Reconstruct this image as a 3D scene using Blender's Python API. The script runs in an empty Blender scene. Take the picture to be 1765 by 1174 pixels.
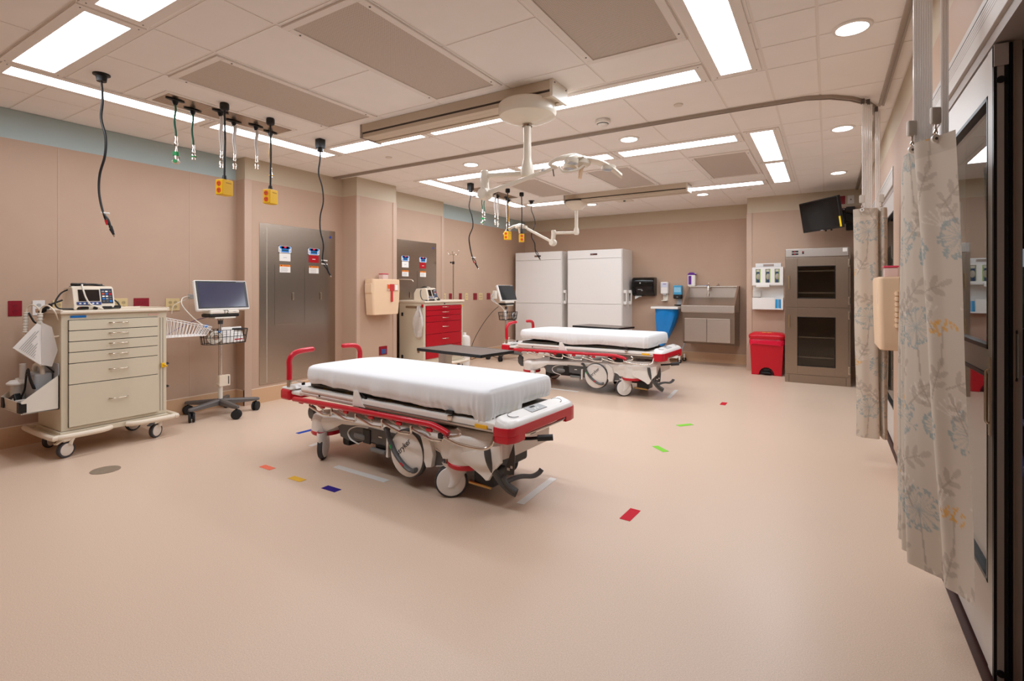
import bpy, bmesh, math, random
import numpy as np
from mathutils import Vector, Matrix
random.seed(7)
rng = np.random.default_rng(7)
PI = math.pi
SC = bpy.context.scene
COL = SC.collection

# ------------------------------------------------------------------ materials
def lin(c):
    return tuple((v/255/12.92) if v/255 <= 0.04045 else ((v/255+0.055)/1.055)**2.4 for v in c)

MATS = {}
def mat(name, rgb, rough=0.5, metal=0.0, spec=0.5, noise=0.0, nscale=60.0, bump=0.0, bscale=200.0, emit=0.0,
        trans=0.0, alpha=1.0, coat=0.0, aniso=None, sheen=0.0, ior=1.45):
    if name in MATS:
        return MATS[name]
    m = bpy.data.materials.new(name); m.use_nodes = True
    nt = m.node_tree; p = nt.nodes['Principled BSDF']
    col = lin(rgb)
    p.inputs['Base Color'].default_value = (*col, 1)
    p.inputs['Roughness'].default_value = rough
    p.inputs['Metallic'].default_value = metal
    p.inputs['Specular IOR Level'].default_value = spec
    p.inputs['IOR'].default_value = ior
    p.inputs['Transmission Weight'].default_value = trans
    p.inputs['Alpha'].default_value = alpha
    p.inputs['Coat Weight'].default_value = coat
    p.inputs['Sheen Weight'].default_value = sheen
    if emit:
        p.inputs['Emission Color'].default_value = (*col, 1)
        p.inputs['Emission Strength'].default_value = emit
    if noise or bump or aniso:
        tc = nt.nodes.new('ShaderNodeTexCoord')
        src = tc.outputs['Object']
        if aniso:
            mp = nt.nodes.new('ShaderNodeMapping'); mp.inputs['Scale'].default_value = aniso
            nt.links.new(src, mp.inputs['Vector']); src = mp.outputs['Vector']
        if noise:
            n = nt.nodes.new('ShaderNodeTexNoise'); n.inputs['Scale'].default_value = nscale
            n.inputs['Detail'].default_value = 4
            nt.links.new(src, n.inputs['Vector'])
            mr = nt.nodes.new('ShaderNodeMapRange')
            mr.inputs['From Min'].default_value = 0.3; mr.inputs['From Max'].default_value = 0.7
            mr.inputs['To Min'].default_value = 1-noise; mr.inputs['To Max'].default_value = 1+noise
            nt.links.new(n.outputs['Fac'], mr.inputs['Value'])
            mx = nt.nodes.new('ShaderNodeVectorMath'); mx.operation = 'SCALE'
            mx.inputs[0].default_value = col
            nt.links.new(mr.outputs['Result'], mx.inputs['Scale'])
            nt.links.new(mx.outputs['Vector'], p.inputs['Base Color'])
        if bump:
            n2 = nt.nodes.new('ShaderNodeTexNoise'); n2.inputs['Scale'].default_value = bscale
            n2.inputs['Detail'].default_value = 3
            nt.links.new(src, n2.inputs['Vector'])
            b = nt.nodes.new('ShaderNodeBump'); b.inputs['Strength'].default_value = bump; b.inputs['Distance'].default_value = 0.002
            nt.links.new(n2.outputs['Fac'], b.inputs['Height'])
            nt.links.new(b.outputs['Normal'], p.inputs['Normal'])
    MATS[name] = m
    return m

M_WALL = mat('wall_paint', (187, 158, 136), .55, noise=.02, nscale=3)
M_BAND = mat('wall_band', (196, 181, 158), .6)
M_BLUE = mat('wall_blue', (172, 188, 188), .6)
M_BASE = mat('cove_base', (206, 168, 132), .45)
M_BASECAP = mat('cove_cap', (226, 205, 184), .4)
M_CEIL = mat('ceiling_tile', (244, 240, 236), .75, noise=.015, nscale=4)
M_TBAR = mat('ceiling_grid', (236, 230, 224), .6)
M_VINYLTRIM = mat('corner_guard', (192, 164, 144), .45)
M_WHITE = mat('white_plastic', (236, 232, 226), .35)
M_OFFW = mat('offwhite_plastic', (226, 219, 206), .35)
M_LAMP = mat('lamp_enamel', (232, 224, 208), .3, coat=.2)
M_CREAM = mat('cart_beige', (214, 203, 180), .38)
M_CREAM2 = mat('cart_bumper', (226, 212, 192), .35)
M_RED = mat('red_plastic', (196, 14, 34), .32)
M_REDDARK = mat('red_outlet', (140, 12, 30), .4)
M_REDDRAW = mat('red_drawer', (176, 3, 26), .32)
M_BLACK = mat('black_plastic', (18, 17, 17), .4)
M_BLACKG = mat('black_glossy', (9, 9, 10), .12)
M_RUB = mat('rubber', (30, 29, 30), .65)
M_DGREY = mat('dark_grey', (74, 74, 76), .45)
M_MGREY = mat('mid_grey', (98, 92, 88), .45)
M_LGREY = mat('light_grey', (176, 178, 180), .4)
M_TRAY = mat('deck_grey', (128, 122, 114), .5)
M_CHROME = mat('chrome', (226, 220, 212), .18, metal=1)
M_STEEL = mat('brushed_steel', (206, 195, 184), .36, metal=1, noise=.06, nscale=30, aniso=(1, 1, 40))
M_STEELV = mat('brushed_steel_cab', (164, 148, 133), .3, metal=1, noise=.05, nscale=30, aniso=(1, 40, 40))
M_STEELP = mat('brushed_steel_panel', (174, 160, 146), .26, metal=1, noise=.05, nscale=24, aniso=(1, .6, 60))
M_NICKEL = mat('nickel', (196, 184, 168), .25, metal=1)
M_ALU = mat('door_aluminium', (202, 195, 188), .42, metal=.2)
M_ALUD = mat('door_aluminium_dark', (164, 152, 144), .45, metal=.1)
M_YEL = mat('yellow_box', (236, 186, 20), .4)
M_ORNG = mat('orange_socket', (226, 84, 20), .45)
M_PEACH = mat('sharps_peach', (232, 200, 166), .4)
M_CLEARRED = mat('sharps_red_window', (196, 60, 62), .2)
M_CLEARPINK = mat('sharps_clear_pink', (232, 206, 200), .15, alpha=.75)
M_CYAN = mat('label_blue', (20, 120, 206), .4)
M_NAVY = mat('navy_tape', (40, 22, 116), .65, spec=.2)
M_ORANGE = mat('label_orange', (236, 130, 20), .45)
M_PAPER = mat('paper', (234, 230, 224), .7)
M_MAGENTA = mat('label_magenta', (208, 10, 80), .45)
M_INK = mat('ink', (40, 38, 40), .6)
M_INKL = mat('ink_light', (150, 148, 148), .6)
M_WOODRED = mat('threshold_brown', (66, 34, 26), .4)
M_CABLE = mat('black_cable', (20, 19, 19), .45)
M_GREEN = mat('green_hose', (16, 96, 70), .4)
M_GREENB = mat('green_fitting', (30, 150, 80), .35)
M_HOSEW = mat('white_hose', (236, 232, 228), .35)
M_HOSEY = mat('yellow_hose', (222, 160, 40), .4)
M_LAVENDER = mat('lavender_cable', (126, 96, 140), .5)
M_PURPLE = mat('purple_label', (98, 36, 140), .4)
M_BRASS = mat('brass_handle', (196, 160, 100), .3, metal=.8)
M_DARKIN = mat('cabinet_inside', (196, 186, 170), .5, metal=.1)
M_CABWHITE = mat('cabinet_white', (232, 228, 223), .42)
M_TABLE = mat('table_laminate', (100, 84, 74), .35, noise=.06, nscale=14)
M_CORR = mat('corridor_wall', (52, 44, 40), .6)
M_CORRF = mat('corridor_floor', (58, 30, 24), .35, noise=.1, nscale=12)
M_BLUECH = mat('chair_blue', (20, 60, 140), .5)

def light_mat(name, strength, rgb=(255, 252, 248)):
    m = bpy.data.materials.new(name); m.use_nodes = True
    nt = m.node_tree; nt.nodes.clear()
    o = nt.nodes.new('ShaderNodeOutputMaterial'); e = nt.nodes.new('ShaderNodeEmission')
    e.inputs['Color'].default_value = (*lin(rgb), 1); e.inputs['Strength'].default_value = strength
    nt.links.new(e.outputs[0], o.inputs[0])
    return m
M_DIFF = light_mat('light_diffuser', 15.0, (238, 246, 255))
M_DIFFD = light_mat('downlight_diffuser', 14.0, (242, 247, 254))
M_SCREEN = None

def glass_mat(name, tint=(235, 240, 238), rough=0.0):
    m = bpy.data.materials.new(name); m.use_nodes = True
    nt = m.node_tree; nt.nodes.clear()
    o = nt.nodes.new('ShaderNodeOutputMaterial')
    g = nt.nodes.new('ShaderNodeBsdfGlossy'); g.inputs['Roughness'].default_value = rough
    t = nt.nodes.new('ShaderNodeBsdfTransparent'); t.inputs['Color'].default_value = (*lin(tint), 1)
    lw = nt.nodes.new('ShaderNodeLayerWeight'); pw = nt.nodes.new('ShaderNodeMath'); pw.operation = 'POWER'; pw.inputs[1].default_value = 5
    f = nt.nodes.new('ShaderNodeMath'); f.operation = 'MULTIPLY_ADD'; f.inputs[1].default_value = .96; f.inputs[2].default_value = .04
    nt.links.new(lw.outputs['Facing'], pw.inputs[0]); nt.links.new(pw.outputs[0], f.inputs[0])
    mx = nt.nodes.new('ShaderNodeMixShader')
    nt.links.new(f.outputs[0], mx.inputs[0]); nt.links.new(t.outputs[0], mx.inputs[1]); nt.links.new(g.outputs[0], mx.inputs[2])
    nt.links.new(mx.outputs[0], o.inputs[0])
    return m
M_GLASS = glass_mat('clear_glass')
M_GLASSD = glass_mat('tinted_glass', (214, 206, 196))
def film_mat(name, rgb, alpha, rough=.2):
    m = bpy.data.materials.new(name); m.use_nodes = True
    p = m.node_tree.nodes['Principled BSDF']
    p.inputs['Base Color'].default_value = (*lin(rgb), 1); p.inputs['Alpha'].default_value = alpha
    p.inputs['Roughness'].default_value = rough
    return m
M_STRAND = film_mat('clear_strand', (252, 251, 249), .8, .15)
M_BAG = film_mat('blue_bag', (20, 136, 216), .9, .25)
M_BAGR = film_mat('red_bag', (226, 20, 60), .93, .2)
M_POLY = film_mat('clear_polybag', (226, 220, 214), .6, .2)
M_CLEARP = film_mat('frosted_plastic', (228, 222, 214), .8, .25)

# floor: speckled sheet vinyl
def floor_mat():
    m = bpy.data.materials.new('floor_vinyl'); m.use_nodes = True
    nt = m.node_tree; p = nt.nodes['Principled BSDF']
    tc = nt.nodes.new('ShaderNodeTexCoord')
    v = nt.nodes.new('ShaderNodeTexNoise'); v.inputs['Scale'].default_value = 240; v.inputs['Detail'].default_value = 3
    v2 = nt.nodes.new('ShaderNodeTexNoise'); v2.inputs['Scale'].default_value = 1.3; v2.inputs['Detail'].default_value = 3
    r = nt.nodes.new('ShaderNodeValToRGB')
    r.color_ramp.elements[0].position = .33; r.color_ramp.elements[0].color = (*lin((203, 176, 153)), 1)
    r.color_ramp.elements[1].position = .68; r.color_ramp.elements[1].color = (*lin((222, 197, 175)), 1)
    nt.links.new(tc.outputs['Object'], v.inputs['Vector']); nt.links.new(tc.outputs['Object'], v2.inputs['Vector'])
    nt.links.new(v.outputs['Fac'], r.inputs['Fac'])
    nt.links.new(r.outputs['Color'], p.inputs['Base Color'])
    mr = nt.nodes.new('ShaderNodeMapRange'); mr.inputs['To Min'].default_value = .3; mr.inputs['To Max'].default_value = .42
    nt.links.new(v2.outputs['Fac'], mr.inputs['Value']); nt.links.new(mr.outputs['Result'], p.inputs['Roughness'])
    p.inputs['Specular IOR Level'].default_value = .45
    return m
M_FLOOR = floor_mat()

def perf_mat():
    # perforated vent face: fine holes from a square lattice
    m = bpy.data.materials.new('perforated_vent'); m.use_nodes = True
    nt = m.node_tree; p = nt.nodes['Principled BSDF']
    tc = nt.nodes.new('ShaderNodeTexCoord'); mp = nt.nodes.new('ShaderNodeMapping')
    mp.inputs['Scale'].default_value = (125, 125, 125); mp.inputs['Rotation'].default_value = (0, 0, PI/4)
    nt.links.new(tc.outputs['Object'], mp.inputs['Vector'])
    fr = nt.nodes.new('ShaderNodeVectorMath'); fr.operation = 'FRACTION'
    nt.links.new(mp.outputs['Vector'], fr.inputs[0])
    sb = nt.nodes.new('ShaderNodeVectorMath'); sb.operation = 'SUBTRACT'; sb.inputs[1].default_value = (.5, .5, 0)
    nt.links.new(fr.outputs['Vector'], sb.inputs[0])
    ml = nt.nodes.new('ShaderNodeVectorMath'); ml.operation = 'MULTIPLY'; ml.inputs[1].default_value = (1, 1, 0)
    nt.links.new(sb.outputs['Vector'], ml.inputs[0])
    ln = nt.nodes.new('ShaderNodeVectorMath'); ln.operation = 'LENGTH'
    nt.links.new(ml.outputs['Vector'], ln.inputs[0])
    lt = nt.nodes.new('ShaderNodeMath'); lt.operation = 'LESS_THAN'; lt.inputs[1].default_value = .29
    nt.links.new(ln.outputs['Value'], lt.inputs[0])
    mx = nt.nodes.new('ShaderNodeMix'); mx.data_type = 'RGBA'
    mx.inputs['A'].default_value = (*lin((214, 202, 190)), 1); mx.inputs['B'].default_value = (*lin((136, 122, 110)), 1)
    nt.links.new(lt.outputs[0], mx.inputs['Factor'])
    nt.links.new(mx.outputs['Result'], p.inputs['Base Color']); p.inputs['Roughness'].default_value = .6
    return m
M_PERF = perf_mat()

# ------------------------------------------------------------------ mesh builder
class B:
    def __init__(self):
        self.bm = bmesh.new(); self.mats = []
    def mi(self, m):
        if m not in self.mats: self.mats.append(m)
        return self.mats.index(m)
    def _tag(self, faces, m, smooth):
        i = self.mi(m)
        for f in faces: f.material_index = i; f.smooth = smooth
    def box(self, lo, hi, m, bev=0.0, seg=2, M=None):
        r = bmesh.ops.create_cube(self.bm, size=1)
        vs = r['verts']
        c = [(a+b)/2 for a, b in zip(lo, hi)]; s = [abs(b-a) for a, b in zip(lo, hi)]
        for v in vs: v.co = Vector((v.co.x*s[0]+c[0], v.co.y*s[1]+c[1], v.co.z*s[2]+c[2]))
        es = list({e for v in vs for e in v.link_edges})
        fs = list({f for v in vs for f in v.link_faces})
        if bev > 0:
            bev = min(bev, min(s)*.49)
            rr = bmesh.ops.bevel(self.bm, geom=es, offset=bev, segments=seg, affect='EDGES', profile=.5)
            fs = list({f for v in rr['verts'] for f in v.link_faces} | {f for f in fs if f.is_valid})
            vs = list({v for f in fs for v in f.verts})
        self._tag(fs, m, bev > 0)
        if M is not None:
            for v in vs: v.co = M @ v.co
        return vs
    def cyl(self, p0, p1, r0, m, r1=None, seg=20, smooth=True, caps=True):
        r1 = r0 if r1 is None else r1
        p0, p1 = Vector(p0), Vector(p1); d = p1-p0; L = d.length
        if L < 1e-7: return []
        q = Vector((0, 0, 1)).rotation_difference(d.normalized()).to_matrix()
        rings = []
        for p, r in ((p0, r0), (p1, r1)):
            rings.append([self.bm.verts.new(p+q @ Vector((r*math.cos(2*PI*k/seg), r*math.sin(2*PI*k/seg), 0))) for k in range(seg)])
        fs = [self.bm.faces.new((rings[0][k], rings[0][(k+1) % seg], rings[1][(k+1) % seg], rings[1][k])) for k in range(seg)]
        self._tag(fs, m, smooth)
        if caps:
            cf = [self.bm.faces.new(rings[0][::-1]), self.bm.faces.new(rings[1])]
            self._tag(cf, m, False)
        return rings[0]+rings[1]
    def lathe(self, prof, m, origin=(0, 0, 0), axis=(0, 0, 1), seg=32, smooth=True, mats=None):
        # prof: list of (r, h)
        o = Vector(origin); q = Vector((0, 0, 1)).rotation_difference(Vector(axis).normalized()).to_matrix()
        rings = []
        for r, hh in prof:
            if r < 1e-6: rings.append([self.bm.verts.new(o+q @ Vector((0, 0, hh)))])
            else: rings.append([self.bm.verts.new(o+q @ Vector((r*math.cos(2*PI*k/seg), r*math.sin(2*PI*k/seg), hh))) for k in range(seg)])
        for i in range(len(rings)-1):
            a, b = rings[i], rings[i+1]; mm = m if mats is None else mats[i]
            fs = []
            for k in range(seg):
                k2 = (k+1) % seg
                if len(a) == 1 and len(b) == 1: continue
                if len(a) == 1: fs.append(self.bm.faces.new((a[0], b[k2], b[k])))
                elif len(b) == 1: fs.append(self.bm.faces.new((a[k], a[k2], b[0])))
                else: fs.append(self.bm.faces.new((a[k], a[k2], b[k2], b[k])))
            self._tag(fs, mm, smooth)
    def tube(self, pts, r, m, seg=10, closed=False, rs=None, sy=1.0):
        P = [Vector(p) for p in pts]; n = len(P)
        rings = []; prev = None
        for i, p in enumerate(P):
            if closed: t = P[(i+1) % n]-P[(i-1) % n]
            else: t = P[min(i+1, n-1)]-P[max(i-1, 0)]
            t.normalize()
            if prev is None:
                u = t.orthogonal().normalized()
                if abs(t.z) < .9: u = t.cross(Vector((0, 0, 1))).normalized()
            else:
                u = prev-t*prev.dot(t)
                if u.length < 1e-5: u = t.orthogonal()
                u.normalize()
            prev = u; w = t.cross(u)
            rr = r if rs is None else rs[i]
            rings.append([self.bm.verts.new(p+u*rr*math.cos(2*PI*k/seg)+w*rr*sy*math.sin(2*PI*k/seg)) for k in range(seg)])
        fs = []
        for i in range(n if closed else n-1):
            a, b = rings[i], rings[(i+1) % n]
            for k in range(seg): fs.append(self.bm.faces.new((a[k], a[(k+1) % seg], b[(k+1) % seg], b[k])))
        self._tag(fs, m, True)
        if not closed:
            self._tag([self.bm.faces.new(rings[0][::-1]), self.bm.faces.new(rings[-1])], m, False)
    def prism(self, poly, d0, d1, m, plane='xz', smooth=False, bev=0.0):
        # poly 2D extruded along remaining axis between d0,d1
        def P(a, b, d):
            return {'xz': (a, d, b), 'xy': (a, b, d), 'yz': (d, a, b)}[plane]
        A = [self.bm.verts.new(P(a, b, d0)) for a, b in poly]; Bv = [self.bm.verts.new(P(a, b, d1)) for a, b in poly]
        n = len(poly)
        side = [self.bm.faces.new((A[k], A[(k+1) % n], Bv[(k+1) % n], Bv[k])) for k in range(n)]
        caps = [self.bm.faces.new(A[::-1]), self.bm.faces.new(Bv)]
        self._tag(side, m, smooth); self._tag(caps, m, False)
        if bev > 0:
            es = [e for f in caps for e in f.edges]
            rr = bmesh.ops.bevel(self.bm, geom=es, offset=bev, segments=2, affect='EDGES', profile=.5)
            self._tag(rr['faces'], m, True)
    def grid(self, rows, m, smooth=True, closeu=False):
        V = [[self.bm.verts.new(p) for p in r] for r in rows]
        fs = []
        for i in range(len(V)-1):
            n = len(V[i])
            for k in range(n if closeu else n-1):
                fs.append(self.bm.faces.new((V[i][k], V[i][(k+1) % n], V[i+1][(k+1) % n], V[i+1][k])))
        self._tag(fs, m, smooth)
        return V
    def quad(self, a, b, c, d, m):
        f = self.bm.faces.new([self.bm.verts.new(p) for p in (a, b, c, d)]); self._tag([f], m, False)
    def sphere(self, c, r, m, sx=1, sy=1, sz=1, seg=20, rings=12):
        rr = bmesh.ops.create_uvsphere(self.bm, u_segments=seg, v_segments=rings, radius=r)
        for v in rr['verts']: v.co = Vector((v.co.x*sx+c[0], v.co.y*sy+c[1], v.co.z*sz+c[2]))
        self._tag(list({f for v in rr['verts'] for f in v.link_faces}), m, True)
    def obj(self, name, parent=None, angle=35, **kw):
        bmesh.ops.recalc_face_normals(self.bm, faces=self.bm.faces)
        me = bpy.data.meshes.new(name); self.bm.to_mesh(me); self.bm.free()
        for m in self.mats: me.materials.append(m)
        if any(p.use_smooth for p in me.polygons):
            me.set_sharp_from_angle(angle=math.radians(angle))
        o = bpy.data.objects.new(name, me); COL.objects.link(o)
        if any(p.use_smooth for p in me.polygons) and len(me.polygons) < 4000:
            wn = o.modifiers.new('normals', 'WEIGHTED_NORMAL'); wn.keep_sharp = True; wn.weight = 100
        if parent is not None: o.parent = parent
        for k, v in kw.items(): o[k] = v
        return o

def thing(name, label, cat, loc=(0, 0, 0), rz=0.0, group=None):
    o = bpy.data.objects.new(name, None); COL.objects.link(o)
    o.empty_display_size = .05
    o.location = loc; o.rotation_euler = (0, 0, rz)
    o['label'] = label; o['category'] = cat
    if group: o['group'] = group
    return o
def tag(o, label, cat, group=None):
    o['label'] = label; o['category'] = cat
    if group: o['group'] = group
    return o
def struct(b, name):
    o = b.obj(name); o['kind'] = 'structure'; return o
def dup(root, loc, rz=0.0, label=None, group=None):
    r = root.copy(); COL.objects.link(r); r.location = loc; r.rotation_euler = (0, 0, rz)
    if label: r['label'] = label
    if group: r['group'] = group
    def rec(src, dst):
        for ch in [c for c in bpy.data.objects if c.parent == src]:
            c = ch.copy(); COL.objects.link(c); c.parent = dst
            rec(ch, c)
    rec(root, r)
    return r
def catmull(P, n=8, closed=False):
    P = [Vector(p) for p in P]; out = []; N = len(P)
    for i in range(N if closed else N-1):
        if closed: p0, p1, p2, p3 = P[(i-1) % N], P[i], P[(i+1) % N], P[(i+2) % N]
        else: p0, p1, p2, p3 = P[max(i-1, 0)], P[i], P[i+1], P[min(i+2, N-1)]
        for k in range(n):
            t = k/n
            out.append(.5*((2*p1)+(-p0+p2)*t+(2*p0-5*p1+4*p2-p3)*t*t+(-p0+3*p1-3*p2+p3)*t**3))
    if not closed: out.append(P[-1])
    return out
def text_mesh(name, body, size, m, parent, loc, rot, extrude=.0004, align='CENTER', shear=0.0, sx=1.0):
    cu = bpy.data.curves.new(name, 'FONT'); cu.body = body; cu.size = size; cu.extrude = extrude
    cu.align_x = align; cu.align_y = 'CENTER'; cu.shear = shear
    t = bpy.data.objects.new(name, cu); COL.objects.link(t)
    dg = bpy.context.evaluated_depsgraph_get()
    me = bpy.data.meshes.new_from_object(t.evaluated_get(dg))
    bpy.data.objects.remove(t); bpy.data.curves.remove(cu)
    me.materials.clear(); me.materials.append(m)
    o = bpy.data.objects.new(name, me); COL.objects.link(o)
    o.parent = parent; o.location = loc; o.rotation_euler = rot; o.scale = (sx, 1, 1)
    return o
RX = (PI/2, 0, PI/2)       # text facing +X
RY = (PI/2, 0, 0)          # text facing -Y

# ------------------------------------------------------------------ room shell
H = 2.75
XL, XR, YF, YN = -5.65, 0.45, 9.57, -1.7
# ---- floor
b = B(); b.box((XL-.3, YN-.3, -.1), (0.43, YF+.3, 0), M_FLOOR); struct(b, 'floor')
b = B(); b.box((.43, YN-.3, -.1), (.56, YF+.3, .004), M_WOODRED); struct(b, 'trim_1')
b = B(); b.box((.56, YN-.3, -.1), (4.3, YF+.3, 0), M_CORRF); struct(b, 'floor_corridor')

# ---- walls: plan polyline of the wall on the panel side, room on +X
wl = [(XL, YN), (XL, 3.27), (-5.48, 3.27), (-5.48, 4.6), (-5.2, 4.6), (-5.2, 5.31), (-5.47, 5.31), (-5.47, 6.69), (-5.57, 6.69), (-5.57, YF)]
def wall_sheet(b, p0, p1, z0, z1, m):
    b.quad((p0[0], p0[1], z0), (p1[0], p1[1], z0), (p1[0], p1[1], z1), (p0[0], p0[1], z1), m)
def solid_wall(name, poly, bands):
    b = B()
    for z0, z1, m in bands: b.prism(poly, z0, z1, m, 'xy')
    return struct(b, name)
b = B()
poly = wl+[(XL-.3, YF), (XL-.3, YN)]
b.prism(poly, 0, 2.51, M_WALL, 'xy')
def seg_poly(i0, i1): return wl[i0:i1]+[(XL-.3, wl[i1-1][1]), (XL-.3, wl[i0][1])]
b.prism([(XL, YN), (XL, 3.269), (XL-.3, 3.269), (XL-.3, YN)], 2.51, H, M_BLUE, 'xy')
b.prism([(-5.47, 6.69), (-5.57, 6.69), (-5.57, YF), (XL-.3, YF), (XL-.3, 6.69)], 2.51, H, M_BLUE, 'xy')
b.prism(wl[2:8]+[(XL-.3, 6.69), (XL-.3, 3.27)], 2.51, H, M_BAND, 'xy')
# panel seams (thin vertical joints in the wall sheet)
for y in (1.71, 2.78):
    b.box((XL-.001, y-.004, .17), (XL+.0025, y+.004, 2.5), M_VINYLTRIM)
struct(b, 'wall_left')
b = B(); b.box((XL-.3, YF, 0), (-1.1, YF+.2, 2.51), M_WALL); b.box((XL-.3, YF, 2.51), (-1.1, YF+.2, H), M_BAND)
for x in (-2.0,): b.box((x-.003, YF-.0025, .17), (x+.003, YF+.001, 2.5), M_VINYLTRIM)
struct(b, 'wall_far')
b = B(); b.box((-1.1, 8.95, 0), (XR+.15, YF+.2, 2.505), M_WALL); b.box((-1.1, 8.95, 2.505), (XR+.15, YF+.2, H), M_BAND)
struct(b, 'wall_pier')
b = B(); b.box((XL-.3, YN-.2, 0), (4.3, YN, H), M_WALL); struct(b, 'wall_near')
# right wall above doors + pier between doors
b = B()
b.box((XR, YN, 2.26), (XR+.12, 9.0, 2.5), M_WALL); b.box((XR, YN, 2.5), (XR+.12, 9.0, H), M_BAND)
b.box((XR, 4.0, 0), (XR+.12, 5.13, 2.26), M_WALL); b.box((XR, 8.72, 0), (XR+.12, 9.0, 2.26), M_WALL)
struct(b, 'wall_right')
# corner guards
def guard(n, x0, y0, x1, y1):
    b = B(); b.box((x0, y0, .0), (x1, y1, 2.505), M_VINYLTRIM, bev=.002); struct(b, n)
guard('trim_2', -5.5, 3.262, -5.472, 3.345)
guard('trim_3', -5.22, 4.592, -5.192, 4.65)
guard('trim_4', -5.22, 5.245, -5.192, 5.318)
guard('trim_5', -5.49, 6.63, -5.462, 6.70)
guard('trim_6', -1.108, 8.942, -1.03, 8.97)
# baseboards with a light cap bead
def baseb(name, segs):
    b = B()
    for (x0, y0, x1, y1) in segs:
        b.box((x0, y0, 0), (x1, y1, .165), M_BASE)
        b.box((x0, y0, .165), (x1, y1, .172), M_BASECAP)
    struct(b, name)
t = .008
baseb('baseboard_left', [(XL, YN, XL+t, 3.27), (XL, 3.27-t, -5.48, 3.27), (-5.48, 3.345, -5.48+t, 4.6), (-5.48, 4.6-t, -5.22, 4.6), (-5.2, 4.65, -5.2+t, 5.245), (-5.47, 5.32, -5.47+t, 6.63), (-5.57, 6.7, -5.57+t, YF)])
baseb('baseboard_far', [(-5.57, YF-t, -1.1, YF)])
baseb('baseboard_pier', [(-1.03, 8.95-t, XR, 8.95)])

# ---- ceiling with lay-in tiles
XLS = [XL, -5.1, -4.8, -4.47, -3.845, -3.225, -2.6, -1.965, -1.335, -.69, -.35, -.05, XR]
YLS = [YN, -1.0, -.33, .35, 1.045, 1.39, 1.725, 2.41, 3.085, 3.445, 3.8, 4.44, 5.13, 5.53, 5.87, 6.53, 7.19, 7.52, 7.92, 8.55, YF]
b = B(); b.box((XL-.3, YN-.2, H+.003), (XR+.12, YF+.2, H+.1), M_TBAR)
for i in range(len(XLS)-1):
    for j in range(len(YLS)-1):
        x0, x1, y0, y1 = XLS[i]+.008, XLS[i+1]-.008, YLS[j]+.008, YLS[j+1]-.008
        b.box((x0, y0, H), (x1, y1, H+.0035), M_CEIL)
struct(b, 'ceiling')
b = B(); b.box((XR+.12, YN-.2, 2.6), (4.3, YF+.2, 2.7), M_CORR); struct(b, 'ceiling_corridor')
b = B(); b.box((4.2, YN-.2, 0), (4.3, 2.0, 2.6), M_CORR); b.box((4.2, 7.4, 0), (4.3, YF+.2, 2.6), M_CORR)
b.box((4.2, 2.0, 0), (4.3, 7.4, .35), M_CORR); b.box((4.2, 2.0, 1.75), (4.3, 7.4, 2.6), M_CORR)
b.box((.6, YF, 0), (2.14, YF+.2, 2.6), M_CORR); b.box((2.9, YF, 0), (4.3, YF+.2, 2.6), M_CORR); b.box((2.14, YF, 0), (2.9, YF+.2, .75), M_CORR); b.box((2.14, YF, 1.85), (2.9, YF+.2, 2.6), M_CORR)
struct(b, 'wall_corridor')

# ------------------------------------------------------------------ ceiling fixtures
def panel_light(name, label, x0, x1, y0, y1, group, fr=.055):
    t = thing(name, label, 'ceiling light', ((x0+x1)/2, (y0+y1)/2, H), 0, group)
    hx, hy = (x1-x0)/2, (y1-y0)/2
    b = B()
    for lo, hi in (((-hx-fr, -hy-fr), (hx+fr, -hy)), ((-hx-fr, hy), (hx+fr, hy+fr)), ((-hx-fr, -hy), (-hx, hy)), ((hx, -hy), (hx+fr, hy))):
        b.box((lo[0], lo[1], -.010), (hi[0], hi[1], 0), M_TBAR)
    for sx in (-1, 1):
        for sy in (-1, 1): b.cyl((sx*(hx+fr*.5), sy*(hy+fr*.5), -.012), (sx*(hx+fr*.5), sy*(hy+fr*.5), -.009), .004, M_MGREY, seg=8)
    b.obj('frame', t)
    b = B(); b.quad((-hx, -hy, -.004), (-hx, hy, -.004), (hx, hy, -.004), (hx, -hy, -.004), M_DIFF); b.obj('diffuser', t)
    return t
G1 = 'recessed fluorescent panels'
XC = [(-4.395, -3.272), (-3.148, -2.025), (-1.9, -.755)]
panel_light('ceiling_light', 'wide white light panel beside the hanging black cables, above the beige cart', -4.43, -3.315, 1.11, 1.32, G1)
panel_light('ceiling_light', 'light panel cut off by the top edge of the photo', -3.185, -2.06, 1.11, 1.31, G1)
panel_light('ceiling_light', 'third light panel of the row above the camera, past the photo top edge', -1.93, -.81, 1.11, 1.31, G1)  # unseen panel completing the row, added to brighten the foreground floor
for (x0, x1), l in zip(XC, ('light panel partly behind the plain end of the near lamp rail', 'light panel running behind the near lamp dome from its pole to the rail', 'long light panel between the near lamp dome and the wide bright panel at the top')):
    panel_light('ceiling_light', l, x0, x1, 3.53, 3.73, G1)
panel_light('ceiling_light', 'long narrow light strip over the beige cart, behind the first hanging cable', -4.725, -4.545, 1.135, 2.36, G1)
panel_light('ceiling_light', 'light strip behind the white hoses and the yellow boxes of the near bay', -4.725, -4.545, 2.49, 3.72, G1)
panel_light('ceiling_light', 'widest light panel at the top of the photo beside the perforated vent', -.62, -.43, 2.49, 3.715, G1)
for (x0, x1), l in zip(XC, ('light panel seen between the elbow of the near lamp arm and its pole', 'light panel behind the head of the near surgical lamp', 'long light panel past the curtain track, ending beside the pair of square bright panels')):
    panel_light('ceiling_light', l, x0, x1, 5.235, 5.435, G1)
for (x0, x1), l in zip(XC, ('light panel beside the dome of the far surgical lamp', 'light panel mostly hidden behind the far lamp rail', 'thin light panel at the far end of the far lamp rail')):
    panel_light('ceiling_light', l, x0, x1, 7.61, 7.83, G1)
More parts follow.
